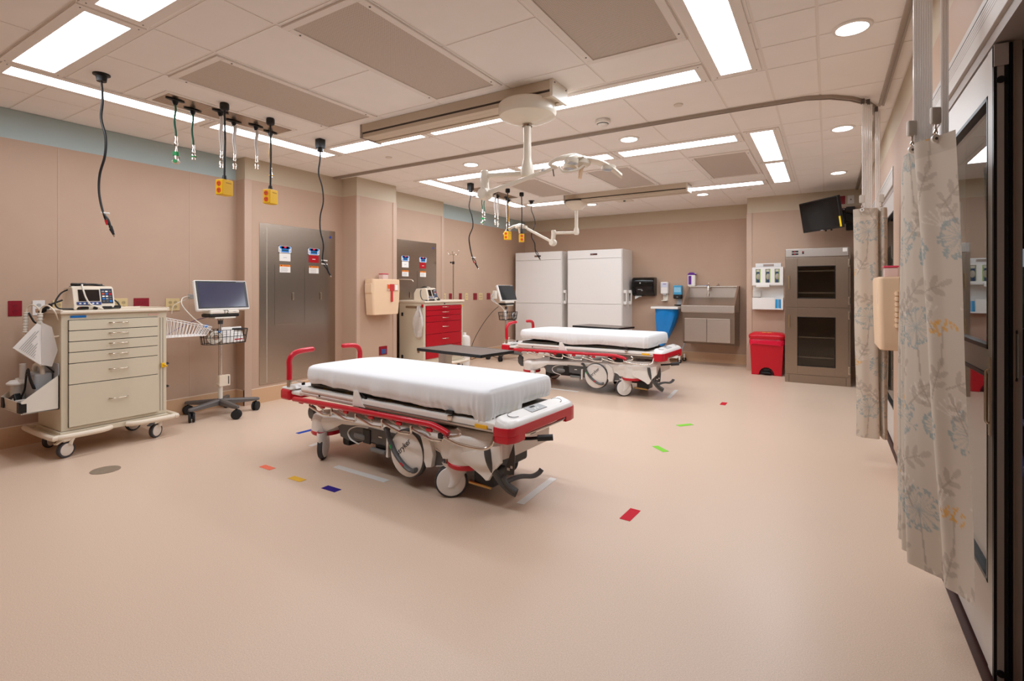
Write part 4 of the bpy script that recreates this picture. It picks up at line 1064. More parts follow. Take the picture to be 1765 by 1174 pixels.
    b = B(); b.box((-1.09, -.375, .488), (-.96, .375, .505), M_STW2, bev=.012)
    for s in (-1, 1):
        b.prism([(-1.08, .5), (-.93, .5), (-.95, .525), (-1.0, .53), (-1.05, .52)], s*.3-.05, s*.3+.05, M_STW2, 'xz', bev=.008)
    b.obj('bumper_cap', hb_)
    b = B(); b.box((-.99, -.36, .45), (-.86, .36, .485), M_STW2, bev=.015); b.obj('head_crossbar', t)
    for s in (-1, 1):
        y = s*.345
        b = B(); b.cyl((-1.03, y, .5), (-1.03, y, .565), .019, M_NICKEL, seg=16); b.tube([(-1.03, y, .55), (-.95, y+s*-.01, .558), (-.86, y-s*.02, .553)], .011, M_CHROME, seg=8, sy=.6); b.cyl((-.87, y-s*.02, .535), (-.87, y-s*.02, .552), .013, M_BLACK, seg=12); sk = b.obj('handle_socket', t)
        b = B(); P = catmull([(-1.03, y, .562), (-1.03, y, .66), (-1.03, y, .715), (-1.025, y-s*.02, .755), (-1.02, y-s*.06, .778), (-1.015, y-s*.12, .787), (-1.01, y-s*.19, .79)], 6)
        b.tube(P, .0215, M_STR, seg=14); b.sphere((-1.01, y-s*.19, .79), .0215, M_STR, seg=14, rings=8); b.obj('push_handle', t)
    b = B(); b.lathe([(0, -.02), (.035, -.018), (.045, 0), (.035, .018), (0, .02)], M_STG, origin=(-.86, -.25, .305), axis=(0, 1, 0), seg=20); b.tube([(-.86, -.25, .27), (-.8, -.22, .24), (-.72, -.2, .2)], .018, M_STG, seg=8)
    for v in b.bm.verts:
        if v.co.x < -.8 and v.co.z > .25: v.co.z = .305+(v.co.z-.305)*1.35
    b.obj('head_pedal', t)
    # --- foot end
    b = B()
    out = [(1.03, -.36), (1.05, -.385), (1.1, -.392), (1.145, -.38), (1.165, -.345), (1.168, -.3), (1.168, .3), (1.165, .345), (1.145, .38), (1.1, .392), (1.05, .385), (1.03, .36)]
    b.prism(out, .462, .512, M_STR, 'xy', bev=.007)
    for s in (-1, 1):
        pl = [(1.03, s*.24), (1.03, s*.36), (1.05, s*.385), (1.1, s*.392), (1.145, s*.38), (1.165, s*.345), (1.168, s*.3), (1.168, s*.24)]
        b.prism(pl, .425, .468, M_STR, 'xy', bev=.006)
    fb = b.obj('foot_bumper', t)
    b = B(); rows = []
    for z, g in ((.511, .006), (.518, .007), (.53, .014), (.541, .026), (.547, .042)):
        rows.append([(1.09+(x-1.09)*(1-g/.09), y*(1-g/.39), z+.018*max(0, (1.12-x)/.09)*(g > .01)) for x, y in out])
    V = b.grid(rows, M_STW2, closeu=True); b._tag([b.bm.faces.new(V[-1])], M_STW2, False); b.obj('bumper_cap', fb)
    b = B(); Mc = Matrix.Translation((1.09, 0, .556)) @ Matrix.Rotation(.19, 4, 'Y'); b.box((-.032, -.1, -.002), (.036, .07, .003), M_LGREY, bev=.001, M=Mc); b.box((-.024, -.05, .002), (-.008, .0, .004), M_INK, M=Mc); 
    for k in range(2): b.box((.006, -.04+.03*k, .002), (.018, -.022+.03*k, .004), M_STW2, M=Mc)
    b.obj('control_display', fb)
    b = B()
    for s in (-1, 1): b.tube([Mc @ Vector((-.032*math.cos(a), s*(.24+.05*math.sin(a)), .002)) for a in [k*PI/10-.3 for k in range(12)]], .002, M_MGREY, seg=5)
    b.obj('cap_arc', fb)
    b = B(); b.tube(catmull([(1.155, -.235, .452), (1.158, -.2, .447), (1.158, -.1, .446), (1.158, .1, .446), (1.158, .2, .447), (1.155, .235, .452)], 5), .009, M_CHROME, seg=8); b.obj('pull_bar', fb)
    b = B(); b.tube([(1.0, -.17, .385), (1.13, -.12, .398), (1.18, -.095, .405)], .010, M_BLACK, seg=10); b.cyl((1.165, -.103, .402), (1.245, -.06, .41), .019, M_KNOB, seg=16); b.obj('foot_lever', t)
    b = B()
    P = catmull([(.985, -.345, .375), (.99, -.355, .34), (1.0, -.35, .29), (1.02, -.33, .235), (1.055, -.305, .175), (1.09, -.28, .135), (1.12, -.255, .115)], 6)
    b.tube(P, .028, M_STG, seg=12, rs=[.026-.006*math.sin(PI*k/len(P)) for k in range(len(P))], sy=.45)
    b.obj('steer_pedal', t)
    b = B()
    P = catmull([(1.05, -.3, .165), (1.09, -.25, .19), (1.12, -.2, .195), (1.16, -.15, .19), (1.185, -.12, .205), (1.195, -.105, .225)], 5)
    b.tube(P, .024, M_STG, seg=12, sy=.5); b.tube(catmull([(1.05, -.3, .21), (1.08, -.28, .16), (1.12, -.26, .13)], 5), .03, M_STG, seg=10, sy=.5)
    b.obj('brake_pedal', t)
    b = B(); b.prism([(1.0, .185), (1.075, .2), (1.085, .30), (1.075, .38)], -.225, -.215, M_STG, 'xz', bev=.003); b.box((1.03, -.2265, .22), (1.05, -.2245, .235), M_PAPER); b.box((1.055, -.2265, .235), (1.07, -.2245, .25), M_PAPER); b.obj('pedal_bracket', t)
    return t
M_YELT = mat('release_yellow', (240, 180, 30), .4)

def bed_outline(n, g=0.0, x0=-.87, x1=.985, hw=.375):
    # closed plan outline, head corners cut wide, foot corners tight
    pts = []
    def arc(cx, cy, r, a0, a1, k=10):
        for i in range(k): 
            a = math.radians(a0+(a1-a0)*i/(k-1)); pts.append((cx+r*math.cos(a), cy+r*math.sin(a)))
    rh, rf = .2, .05
    arc(x1-rf, -hw+rf, rf, -90, 0); arc(x1-rf, hw-rf, rf, 0, 90); arc(x0+rh, hw-rh, rh, 90, 180); arc(x0+rh, -hw+rh, rh, 180, 270)
    # resample
    P = [Vector((x, y, 0)) for x, y in pts]; N = len(P)
    L = [(P[(i+1) % N]-P[i]).length for i in range(N)]; tot = sum(L); out = []
    for k in range(n):
        d = tot*k/n; i = 0
        while d > L[i]: d -= L[i]; i += 1
        q = P[i].lerp(P[(i+1) % N], d/L[i] if L[i] else 0)
        v = Vector((q.x-.05, q.y, 0)); l = v.length
        out.append((q.x+g*v.x/max(l, .1)*1.0, q.y+g*v.y/max(l, .1)))
    return out

def bed_sheet(loc, rz, label, seed, droop):
    r = random.Random(seed); n = 520
    base = bed_outline(n)
    # outward normals
    P = [Vector((x, y, 0)) for x, y in base]
    N = []
    for i in range(n):
        d = P[(i+1) % n]-P[i-1]; N.append(Vector((d.y, -d.x, 0)).normalized())
    per = sum((P[(i+1) % n]-P[i]).length for i in range(n))
    fr = [(r.uniform(30, 110), r.uniform(0, 6.3), r.uniform(.3, 1)) for _ in range(14)]
    lo = [(r.uniform(6, 22), r.uniform(0, 6.3), r.uniform(.3, 1)) for _ in range(6)]
    ga = [(r.uniform(60, 150), r.uniform(0, 6.3), r.uniform(.3, 1)) for _ in range(10)]
    def rip(s, f): return sum(a*math.sin(2*PI*round(w)*s+p) for w, p, a in f)/2.2
    rows = []
    prof = [(-1.0, .0, 0), (-.75, 0, 0), (-.5, 0, 0), (-.3, 0, 0), (-.18, -.0005, 0), (-.11, -.002, .02), (-.065, -.005, .05), (-.013, -.0105, .1), (-.004, -.018, .2), (.0, -.03, .35), (.003, -.042, .5), (.005, -.055, .7), (.006, -.068, .9), (.006, -.08, 1.1), (.004, -.092, 1.35), (.0, -.103, 1.6), (-.008, -.116, 1.8), (-.022, -.126, 1.8), (-.04, -.13, 1.2)]
    for off, dz, am in prof:
        row = []
        for i in range(n):
            s = i/n; p = P[i]
            if off < -.02:
                c = Vector((max(-.6, min(.75, p.x)), 0, 0)); q = p.lerp(c, -off)
            else:
                q = p+N[i]*off
            z = .702+dz
            foot = max(0, min(1, (p.x-.7)/.28)) if abs(p.y) > .2 or p.x > .95 else max(0, (p.x-.8)/.18)
            g = math.exp(-((p.x-.96)**2+(abs(p.y)-.36)**2)/.012)
            q = q+N[i]*(am*.0015*rip(s, fr)*(1+.0*foot)+am*.0028*rip(s, lo)+am*g*.005*rip(s, ga))
            z += am*.0022*rip(s+.13, lo)*(1 if dz < -.09 else .2)
            if dz < -.03: z -= droop(p.x, p.y)*min(1, (-dz-.03)/.1)
            hd = max(0, (-.55-p.x)/.35); z -= .012*hd*hd
            if off <= -.15: z += .0012*math.sin(9*q.x+1)*math.sin(7*q.y)
            row.append(Vector((q.x, q.y, z)))
        rows.append(row)
    t = thing('mattress', label, 'mattress', loc, rz, 'mattresses under white sheets')
    b = B(); V = b.grid(rows, M_SHEET, closeu=True)
    bmesh.ops.remove_doubles(b.bm, verts=V[0]+V[1], dist=.0004)
    o = b.obj('fitted_sheet', t, angle=180)
    b = B(); rows = []
    for z, g in ((.575, .07), (.59, .03), (.66, .02), (.68, .035)):
        rows.append([(x*(1-g), y*(1-g*2), z) for x, y in bed_outline(60)])
    V = b.grid(rows, M_STG, closeu=True); b._tag([b.bm.faces.new(V[0][::-1]), b.bm.faces.new(V[-1])], M_STG, False); b.obj('mattress_core', t)
    return t
BED1 = (-2.622, 2.84, 0); A1 = math.radians(-3.5)
BED2 = (-2.74, 6.30, .0); A2 = math.radians(-2.5)
stretcher(BED1, A1, 'near red and white stretcher, its side rail folded, in front of the red cart')
st2 = dup([o for o in bpy.data.objects if o.get('category') == 'stretcher'][0], BED2, A2, 'second red and white stretcher before the white cabinets')
for c in st2.children:
    if c.name.split('.')[0] in ('litter_frame', 'deck_tray', 'side_rail', 'hinge_bracket', 'rail_latch', 'release_tag', 'head_bumper', 'head_crossbar', 'handle_socket', 'push_handle', 'foot_bumper', 'support_frame'):
        c.location.z += .035
def droop1(x, y):
    d = .0
    if y < 0: d += .028*max(0, min(1, (x+.6)/1.5))
    if x > .9: d += .012
    if x > .9 and y < -.28: d += .02
    return d
def droop2(x, y):
    if y < 0: return .045*math.exp(-((x-.0)/.25)**2)+.03*max(0, min(1, (x-.1)/.6))-.01
    return .01
bed_sheet(BED1, A1, 'mattress under a white fitted sheet on the near stretcher', 3, droop1)
bed_sheet((BED2[0], BED2[1], .048), A2, 'mattress under a loosely draped white sheet on the far stretcher before the white cabinets', 9, droop2)

# ------------------------------------------------------------------ overbed tables
def overbed(loc, rz, label):
    t = thing('overbed_table', label, 'overbed table', loc, rz, 'overbed tables')
    b = B(); b.box((-.385, -.2, .742), (.385, .2, .762), M_TABLE, bev=.004); tp = b.obj('tabletop', t)
    b = B()
    for lo, hi in (((-.392, -.207), (-.38, .207)), ((.38, -.207), (.392, .207)), ((-.392, -.207), (.392, -.195)), ((-.392, .195), (.392, .207))): b.box((lo[0], lo[1], .738), (hi[0], hi[1], .764), M_BLACK, bev=.004)
    b.obj('edge_band', tp)
    b = B(); b.box((-.25, -.03, .725), (.1, .03, .742), M_NICKEL, bev=.003); b.box((-.29, -.045, .60), (-.20, .045, .735), M_OFFW, bev=.01); b.cyl((-.25, 0, .06), (-.25, 0, .62), .026, M_CHROME, seg=18); b.obj('column', t)
    b = B(); b.box((-.29, -.2, .035), (-.23, .2, .065), M_DGREY, bev=.01)
    for s in (-1, 1): b.box((-.27, s*.19-.025, .035), (.36, s*.19+.025, .06), M_DGREY, bev=.01)
    b.obj('base', t)
    for x in (-.25, .33):
        for s in (-1, 1):
            b = B(); b.cyl((x, s*.19-.012, .02), (x, s*.19+.012, .02), .02, M_RUB, seg=14); b.cyl((x, s*.19, .02), (x, s*.19, .042), .006, M_BLACK, seg=8); b.obj('caster', t)
    return t
overbed((-2.70, 3.59, 0), math.radians(-8), 'brown overbed table with a black edge just behind the near stretcher')
t = dup([o for o in bpy.data.objects if o.get('category') == 'overbed table'][0], (-2.75, 6.95, 0), math.radians(-13), 'brown overbed table just behind the far stretcher')

# ------------------------------------------------------------------ surgical lamps on ceiling rails
M_RAIL = mat('rail_enamel', (206, 192, 172), .4); M_RAILD = mat('rail_slot', (70, 60, 50), .6)
def rail(x0, x1, y, label):
    t = thing('lamp_rail', label, 'rail', ((x0+x1)/2, y, H), 0, 'surgical lamp rails')
    hx = (x1-x0)/2
    b = B(); b.box((-hx, -.118, -.07), (hx, .118, 0), M_RAIL, bev=.006); b.box((-hx+.01, -.108, -.085), (hx-.01, .108, -.068), M_RAILD)
    b.box((-hx, -.11, -.118), (hx, -.045, -.082), M_RAIL, bev=.008); b.box((-hx, .045, -.118), (hx, .11, -.082), M_RAIL, bev=.008); b.box((-hx, -.036, -.112), (hx, .036, -.082), M_RAIL, bev=.004)
    b.obj('housing', t)
    for s in (-1, 1):
        b = B(); b.box((s*hx-.012, -.122, -.122), (s*hx+.012, .122, 0), M_OFFW if s > 0 else M_ALUD, bev=.004)
        for yy in (-.09, .09): b.cyl((s*hx, yy, -.02), (s*hx+s*.015, yy, -.02), .006, M_MGREY, seg=8)
        b.obj('end_cap', t)
    return t
rail(-3.53, -1.635, 3.29, 'beige ceiling rail carrying the near surgical lamp')
rail(-3.485, -1.638, 7.32, 'beige ceiling rail carrying the far surgical lamp')

def joint(b, p, r, h, m):
    p = Vector(p); b.lathe([(0, -h/2), (r*.8, -h/2), (r, -h/2+r*.25), (r, h/2-r*.25), (r*.8, h/2), (0, h/2)], m, origin=p, seg=24)
def lamp_head(t, hub, yaw, scale=1.0, tilt=0.0):
    Mh = Matrix.Translation(hub) @ Matrix.Rotation(yaw, 4, 'Z') @ Matrix.Rotation(tilt, 4, 'Y')
    hd = B(); hd.lathe([(0, .03), (.04, .028), (.06, .01), (.06, -.02), (.045, -.035), (0, -.035)], M_LAMP, seg=28)
    for v in hd.bm.verts: v.co = Mh @ v.co
    head = hd.obj('lamp_head', t)
    for k, (a, L) in enumerate(((0, .25), (2.3, .13), (-2.3, .13))):
        b = B(); rows = []; n = 10
        for i in range(n+1):
            s = i/n; x = .03+L*s; z = .025-.075*s*s*(1.2 if k == 0 else .8); w = (.05 if k == 0 else .045)+.014*math.sin(PI*s)-.03*s*s
            rows.append([(x, -w, z-.012), (x, -w*.6, z+.004), (x, 0, z+.01), (x, w*.6, z+.004), (x, w, z-.012), (x, w*.6, z-.024), (x, 0, z-.026), (x, -w*.6, z-.024)])
        V = b.grid(rows, M_LAMP, closeu=True); b._tag([b.bm.faces.new(V[0][::-1]), b.bm.faces.new(V[-1])], M_LAMP, True)
        Mk = Mh @ Matrix.Rotation(a, 4, 'Z')
        for v in b.bm.verts: v.co = Mk @ v.co
        p = b.obj('lamp_arm_wing', head)
        b = B(); b.lathe([(.0, -.032), (.032, -.032), (.045, -.03), (.048, -.02), (.048, 0)], M_LAMP, origin=(.03+L*.62, 0, -.012), seg=24, mats=[M_LENS, M_LGREY, M_LAMP, M_LAMP])
        for v in b.bm.verts: v.co = Mk @ v.co
        b.obj('led_lens', p)
    b = B(); b.cyl((0, 0, -.03), (0, 0, -.12), .016, M_PEACH, r1=.013, seg=16); b.cyl((0, 0, -.03), (0, 0, -.045), .024, M_LAMP, seg=16)
    for v in b.bm.verts: v.co = Mh @ v.co
    b.obj('sterile_handle', head)
    return head, Mh
M_LENS = mat('lens_grey', (150, 152, 160), .1)
def tubew(t, name, P, r, m=None, n=6):
    b = B(); b.tube(catmull(P, n), r, m or M_LAMP, seg=12); return b.obj(name, t)
LAMP1 = (-1.895, 3.29)
t = thing('surgical_lamp', 'cream surgical lamp hanging over the near stretcher', 'surgical lamp', (LAMP1[0], LAMP1[1], H), 0, 'surgical lamps')
def rel(p, o): return (p[0]-o[0], p[1]-o[1], p[2]-H)
b = B(); b.lathe([(0, -.085), (.195, -.09), (.212, -.105), (.215, -.165), (.205, -.19), (.12, -.228), (.05, -.242), (0, -.242)], M_LAMP, seg=56); b.obj('canopy', t)
b = B(); b.cyl((0, 0, -.23), (0, 0, -.54), .029, M_LAMP, seg=24); b.lathe([(.036, -.24), (.04, -.25), (.036, -.262)], M_NICKEL, seg=24); b.lathe([(.03, -.5), (.036, -.53), (.045, -.56), (.05, -.6), (.045, -.63), (.02, -.645), (0, -.645)], M_LAMP, seg=24); b.obj('drop_pole', t)
E1 = rel((-1.895, 3.29, 2.145), LAMP1); E2 = rel((-2.25, 3.253, 2.16), LAMP1); E3 = rel((-2.25, 3.253, 2.02), LAMP1); AE = rel((-1.64, 3.215, 2.135), LAMP1)
b = B(); b.tube([E1, (E1[0]*.5+E2[0]*.5, E1[1]*.5+E2[1]*.5, E1[2]*.5+E2[2]*.5), E2], .019, M_LAMP, seg=14); b.obj('upper_arm', t)
b = B(); joint(b, E2, .032, .08, M_LAMP); b.tube(catmull([E2, (E2[0]-.005, E2[1], E2[2]-.06), (E3[0], E3[1], E3[2]+.04), E3], 6), .034, M_LAMP, seg=16); b.lathe([(0, -.05), (.04, -.045), (.05, -.02), (.05, .02), (.04, .045), (0, .05)], M_LAMP, origin=E3, axis=(.1, 1, 0), seg=24); b.obj('elbow', t)
b = B(); b.tube([E3, tuple((a+c)/2 for a, c in zip(E3, AE)), AE], .022, M_LAMP, seg=14, rs=[.021, .0165, .014]); b.cyl((AE[0]-.07, AE[1]-.02, AE[2]-.012), (AE[0]-.07, AE[1]-.035, AE[2]-.012), .008, M_LGREY, seg=12); b.cyl((AE[0], AE[1]-.01, AE[2]-.005), (AE[0]+.01, AE[1]-.012, AE[2]-.06), .004, M_MGREY, seg=8); b.obj('spring_arm', t)
HUB1 = rel((-1.43, 3.23, 2.16), LAMP1)
head, Mh = lamp_head(t, HUB1, math.radians(28), tilt=.12)
tubew(t, 'yoke', [rel(p, LAMP1) for p in ((-1.64, 3.215, 2.135), (-1.60, 3.17, 2.13), (-1.615, 3.11, 2.14), (-1.53, 3.10, 2.168), (-1.465, 3.19, 2.197), (-1.44, 3.225, 2.185))], .0125)
tubew(t, 'guide_handle', [rel(p, LAMP1) for p in ((-1.56, 3.15, 2.125), (-1.535, 3.12, 2.092), (-1.505, 3.12, 2.075), (-1.44, 3.165, 2.088), (-1.40, 3.19, 2.12))], .008)
LAMP2 = (-3.335, 7.32)
t = thing('surgical_lamp', 'cream surgical lamp in front of the white cabinets', 'surgical lamp', (LAMP2[0], LAMP2[1], H), 0, 'surgical lamps')
b = B(); b.lathe([(0, -.085), (.16, -.088), (.17, -.10), (.172, -.12), (.165, -.15), (.1, -.215), (.04, -.235), (0, -.235)], M_LAMP, seg=48); b.lathe([(.16, -.082), (.172, -.088), (.172, -.1)], M_BLACK, seg=48); b.obj('canopy', t)
b = B(); b.cyl((0, 0, -.23), (0, 0, -.52), .027, M_LAMP, seg=20); b.lathe([(.03, -.5), (.042, -.54), (.044, -.58), (.03, -.61), (0, -.612)], M_LAMP, seg=20); b.obj('drop_pole', t)
E1 = rel((-3.335, 7.32, 2.175), LAMP2); E2 = rel((-3.69, 7.24, 2.18), LAMP2); E3 = rel((-3.70, 7.235, 2.03), LAMP2); AE = rel((-4.14, 7.19, 2.27), LAMP2)
b = B(); b.tube([E1, tuple((a+c)/2 for a, c in zip(E1, E2)), E2], .022, M_LAMP, seg=14); b.obj('upper_arm', t)
b = B(); joint(b, E2, .038, .09, M_LAMP); b.tube([E2, tuple((a+c)/2 for a, c in zip(E2, E3)), E3], .036, M_LAMP, seg=14); b.lathe([(0, -.055), (.045, -.045), (.056, -.02), (.056, .02), (.045, .045), (0, .055)], M_LAMP, origin=E3, axis=(.3, 1, 0), seg=24); b.obj('elbow', t)
b = B(); b.tube([E3, tuple((a+c)/2 for a, c in zip(E3, AE)), AE], .022, M_LAMP, seg=14); b.obj('spring_arm', t)
head, Mh = lamp_head(t, rel((-4.31, 7.19, 2.325), LAMP2), math.radians(190), tilt=.18)
tubew(t, 'yoke', [rel(p, LAMP2) for p in ((-4.14, 7.19, 2.27), (-4.18, 7.15, 2.295), (-4.25, 7.14, 2.335), (-4.30, 7.18, 2.35))], .014)

# ------------------------------------------------------------------ ceiling gas panels, hoses, cords
def gas_panel(y0, y1, label):
    t = thing('ceiling_gas_panel', label, 'steel panel', (-4.31, (y0+y1)/2, H), 0, 'ceiling gas panels')
    h = (y1-y0)/2
    b = B(); b.box((-.125, -h, -.008), (.13, h, 0), M_STEELP, bev=.002); b.box((-.125, -h+h*.62-.002, -.0088), (.13, -h+h*.62+.002, -.0075), M_DARKIN); b.obj('plate', t)
    b = B()
    for lo, hi in (((-.165, -h-.03), (.165, -h)), ((-.165, h), (.165, h+.03)), ((-.165, -h), (-.125, h)), ((.13, -h), (.165, h))): b.box((lo[0], lo[1], -.005), (hi[0], hi[1], 0), M_TBAR)
    b.obj('frame', t)
gas_panel(1.905, 2.94, 'stainless ceiling panel holding the near green and white hoses')
gas_panel(5.99, 6.96, 'stainless ceiling panel holding the far green and white hoses')
def hose(label, x, y, kind, zb, ze, grp):
    t = thing('gas_hose', label, 'gas hose', (x, y, H), 0, grp)
    m = {'g': M_GREEN, 'w': M_HOSEW, 'y': M_HOSEY}[kind]
    b = B(); b.lathe([(0, -.009), (.068, -.011), (.07, -.015), (.022, -.02), (.019, -.035), (.012, -.05), (0, -.05)], M_BLACK, seg=24)
    for v in b.bm.verts:
        if math.hypot(v.co.x, v.co.y) > .04: v.co.x *= .35
    b.obj('ceiling_mount', t)
    b = B(); z0, z1 = -.045, zb-H
    sway = [(.004*math.sin(k*1.3), .004*math.cos(k*1.1), z0+(z1-z0)*k/6) for k in range(7)]
    sway[0] = (0, 0, z0)
    b.tube(catmull(sway, 4), .0075, m, seg=10); e = sway[-1]
    if kind == 'w':
        b.tube(catmull([(p[0]+.01, p[1]+.01, p[2]) for p in sway], 4), .0075, m, seg=8)
    b.obj('hose', t)
    b = B(); L = zb-ze; zt = zb-H
    b.lathe([(.009, 0), (.011, -.02), (.008, -.035), (.013, -.05), (.013, -.07), (.007, -.085), (.012, -L*.65), (.017, -L*.7), (.018, -L*.85), (.013, -L*.88), (.015, -L), (0, -L)], M_CHROME, origin=(e[0], e[1], zt), seg=16)
    b.tube([(e[0], e[1], zt-L*.6), (e[0]+.015, e[1]+.02, zt-L*.8)], .005, M_CHROME, seg=6)
    b.obj('coupling', t)
    if kind != 'w':
        b = B(); mm = M_GREENB if kind == 'g' else M_YEL
        if kind == 'g' and L > .17:
            b.lathe([(0, -.12), (.022, -.12), (.022, -.15), (0, -.15)], mm, origin=(e[0], e[1], zt), seg=16); b.lathe([(0, -.18), (.02, -.182), (.031, -.195), (.02, -.21), (0, -.212)], M_CAPW, origin=(e[0], e[1], zt), seg=16); b.lathe([(0, 0), (.014, 0), (.014, .008), (0, .008)], mm, origin=(e[0]+.024, e[1]-.018, zt-.196), axis=(.8, -.6, 0), seg=14)
        else: b.lathe([(0, -L*.75), (.019, -L*.75), (.019, -L*.85), (0, -L*.85)], mm, origin=(e[0], e[1], zt), seg=16)
        b.obj('collar', t)
GH = 'hanging gas hoses'
hose('green hose with a large white and green fitting, first on the near ceiling panel', -4.266, 1.993, 'g', 2.46, 2.25, GH)
hose('plain green hose, second on the near ceiling panel', -4.378, 2.176, 'g', 2.454, 2.335, GH)
hose('white hose directly behind the black cord of the first yellow box', -4.227, 2.316, 'w', 2.42, 2.28, GH)
hose('white hose just past the first yellow box', -4.374, 2.511, 'w', 2.46, 2.325, GH)
hose('white hose alone midway between the two near yellow boxes', -4.33, 2.684, 'w', 2.477, 2.355, GH)
hose('yellow hose behind the cord of the second yellow box', -4.389, 2.862, 'y', 2.41, 2.32, GH)
hose('green hose with a white knob below the near lamp elbow', -4.27, 6.1, 'g', 2.45, 2.23, GH)
hose('plain green hose, second of the pair below the near lamp elbow', -4.37, 6.3, 'g', 2.45, 2.32, GH)
hose('far white hose next to the two green ones', -4.23, 6.37, 'w', 2.42, 2.25, GH)
hose('far white hose, second past the green pair', -4.37, 6.66, 'w', 2.44, 2.26, GH)
hose('far white hose beside the yellow hose', -4.33, 6.86, 'w', 2.42, 2.25, GH)
hose('far yellow hose behind a black cord', -4.39, 7.02, 'y', 2.38, 2.24, GH)

def power_drop(label, x, y, zt, rz, both=True):
    t = thing('power_drop', label, 'outlet box', (x, y, H), 0, 'hanging yellow outlet boxes')
    b = B(); b.lathe([(0, -.06), (.026, -.058), (.034, -.045), (.034, -.01), (.03, 0), (0, 0)], M_BLACK, seg=12, smooth=False); b.obj('ceiling_mount', t)
    b = B(); zz = zt-H; b.tube([(0, 0, -.06), (.004, .003, zz*.5), (0, 0, zz+.03)], .0075, M_CABLE, seg=8); b.cyl((0, 0, zz+.035), (0, 0, zz), .014, M_BLACK, r1=.02, seg=12); b.obj('cord', t)
    Mz = Matrix.Translation((0, 0, zz)) @ Matrix.Rotation(rz, 4, 'Z')
    b = B(); b.box((-.038, -.048, -.122), (.038, .048, 0), M_YEL, bev=.006, M=Mz); b.box((-.034, -.0515, -.118), (.034, -.046, -.004), M_YEL, bev=.002, M=Mz); o = b.obj('box', t)
    b = B()
    for z in (-.035, -.087):
        rr = b.lathe([(0, .003), (.02, .003), (.021, 0)], M_ORNG, origin=Mz @ Vector((0, -.0515, z)), axis=Mz.to_3x3() @ Vector((0, -1, 0)), seg=20)
        for dx in (-.007, .007): b.box((dx-.0015, -.0565, z-.001), (dx+.0015, -.0545, z+.009), M_INK, M=Mz)
        b.cyl(Mz @ Vector((0, -.0545, z-.009)), Mz @ Vector((0, -.0565, z-.009)), .003, M_INK, seg=8)
    b.obj('socket', o)
    b = B(); b.box((.038, -.02, -.03), (.0395, .03, -.024), mat('yellow_dark', (180, 130, 10), .5), M=Mz); b.obj('moulded_mark', o)
power_drop('yellow box with two orange sockets, nearest to the beige cart', -4.042, 2.246, 2.145, .22)
power_drop('yellow box with two orange sockets, hanging before the steel wall panel', -4.063, 2.65, 2.137, .3)
power_drop('yellow outlet box seen cornerwise beside the far lamp head', -3.959, 6.303, 2.13, .05)
power_drop('yellow outlet box seen face on in front of the far lamp arm', -3.934, 6.657, 2.125, .62)
RT = Vector((.852, .525, 0))
def cable_drop(label, x, y, zb, offs, white, mount='round', red=False):
    t = thing('cable_drop', label, 'cable', (x, y, H), 0, 'hanging black cables')
    b = B()
    if mount == 'round':
        b.lathe([(0, -.05), (.028, -.05), (.031, -.026), (.034, -.012), (.05, -.008), (.05, 0), (0, 0)], M_BLACK, seg=20)
    else: b.box((-.035, -.035, -.09), (.035, .035, 0), M_BLACK, bev=.006); b.cyl((0, 0, -.12), (0, 0, -.09), .03, M_BLACK, seg=14)
    b.obj('ceiling_mount', t)
    n = len(offs); z0 = -.05; z1 = zb+.12-H
    for k, dv in enumerate((0, .012)):
        b = B(); P = [RT*(o*1.0)+Vector((dv*(.2+.8*i/(n-1)), -dv*.5, z0+(z1-z0)*i/(n-1))) for i, o in enumerate(offs)]
        P[0] = Vector((0, 0, z0)); e = P[-1]
        P += [e+RT*(.02+.02*k)+Vector((0, 0, -.06)), e+RT*(.05+.006*k)+Vector((0, 0, -.1-.02*k))]
        b.tube(catmull(P, 5), .0062, M_CABLE, seg=8)
        c = b.obj('cable', t)
        b = B(); q = P[-1]; b.cyl(q, q+RT*.02+Vector((0, 0, -.04)), .011, M_BLACK, r1=.007, seg=10); b.cyl(q+RT*.02+Vector((0, 0, -.04)), q+RT*.026+Vector((0, 0, -.055)), .006, M_CHROME, seg=8)
        if red and k == 0: b.cyl(P[-2]+Vector((0, 0, .0)), P[-2]+RT*.012+Vector((0, 0, -.03)), .009, M_RED, seg=10)
        b.obj('connector', c)
    b = B()
    for k in range(white): b.box((-.012, -.004, -.006), (.048, .004, .006), M_WHITE, bev=.003, M=Matrix.Translation((e.x, e.y, e.z-.01-.035*k)) @ Matrix.Rotation(.55, 4, 'Z') @ Matrix.Rotation(.12, 4, 'Y'))
    b.obj('label_flag', t, label='white cable flag')
cable_drop('hanging pair of black cables with a white tag and red band, above the beige cart', -4.212, 1.505, 1.695, [0, .01, .0, .03, .025, -.01, -.015, .01], 1, red=True)
cable_drop('hanging pair of black cables with white plugs, before the near steel wall panel', -4.212, 3.272, 1.46, [0, .0, -.015, .02, .03, -.0, .0, .03, .02], 2, 'box')
cable_drop('hanging pair of black cables before the drip pole', -4.19, 5.709, 1.62, [0, 0, -.02, .02, .03, -.02, -.01, .02], 1, 'box', True)
cable_drop('hanging pair of black cables ending against the white cabinet', -4.153, 7.347, 1.82, [0, 0, .04, .06, .02, .0, .05, .06], 0)

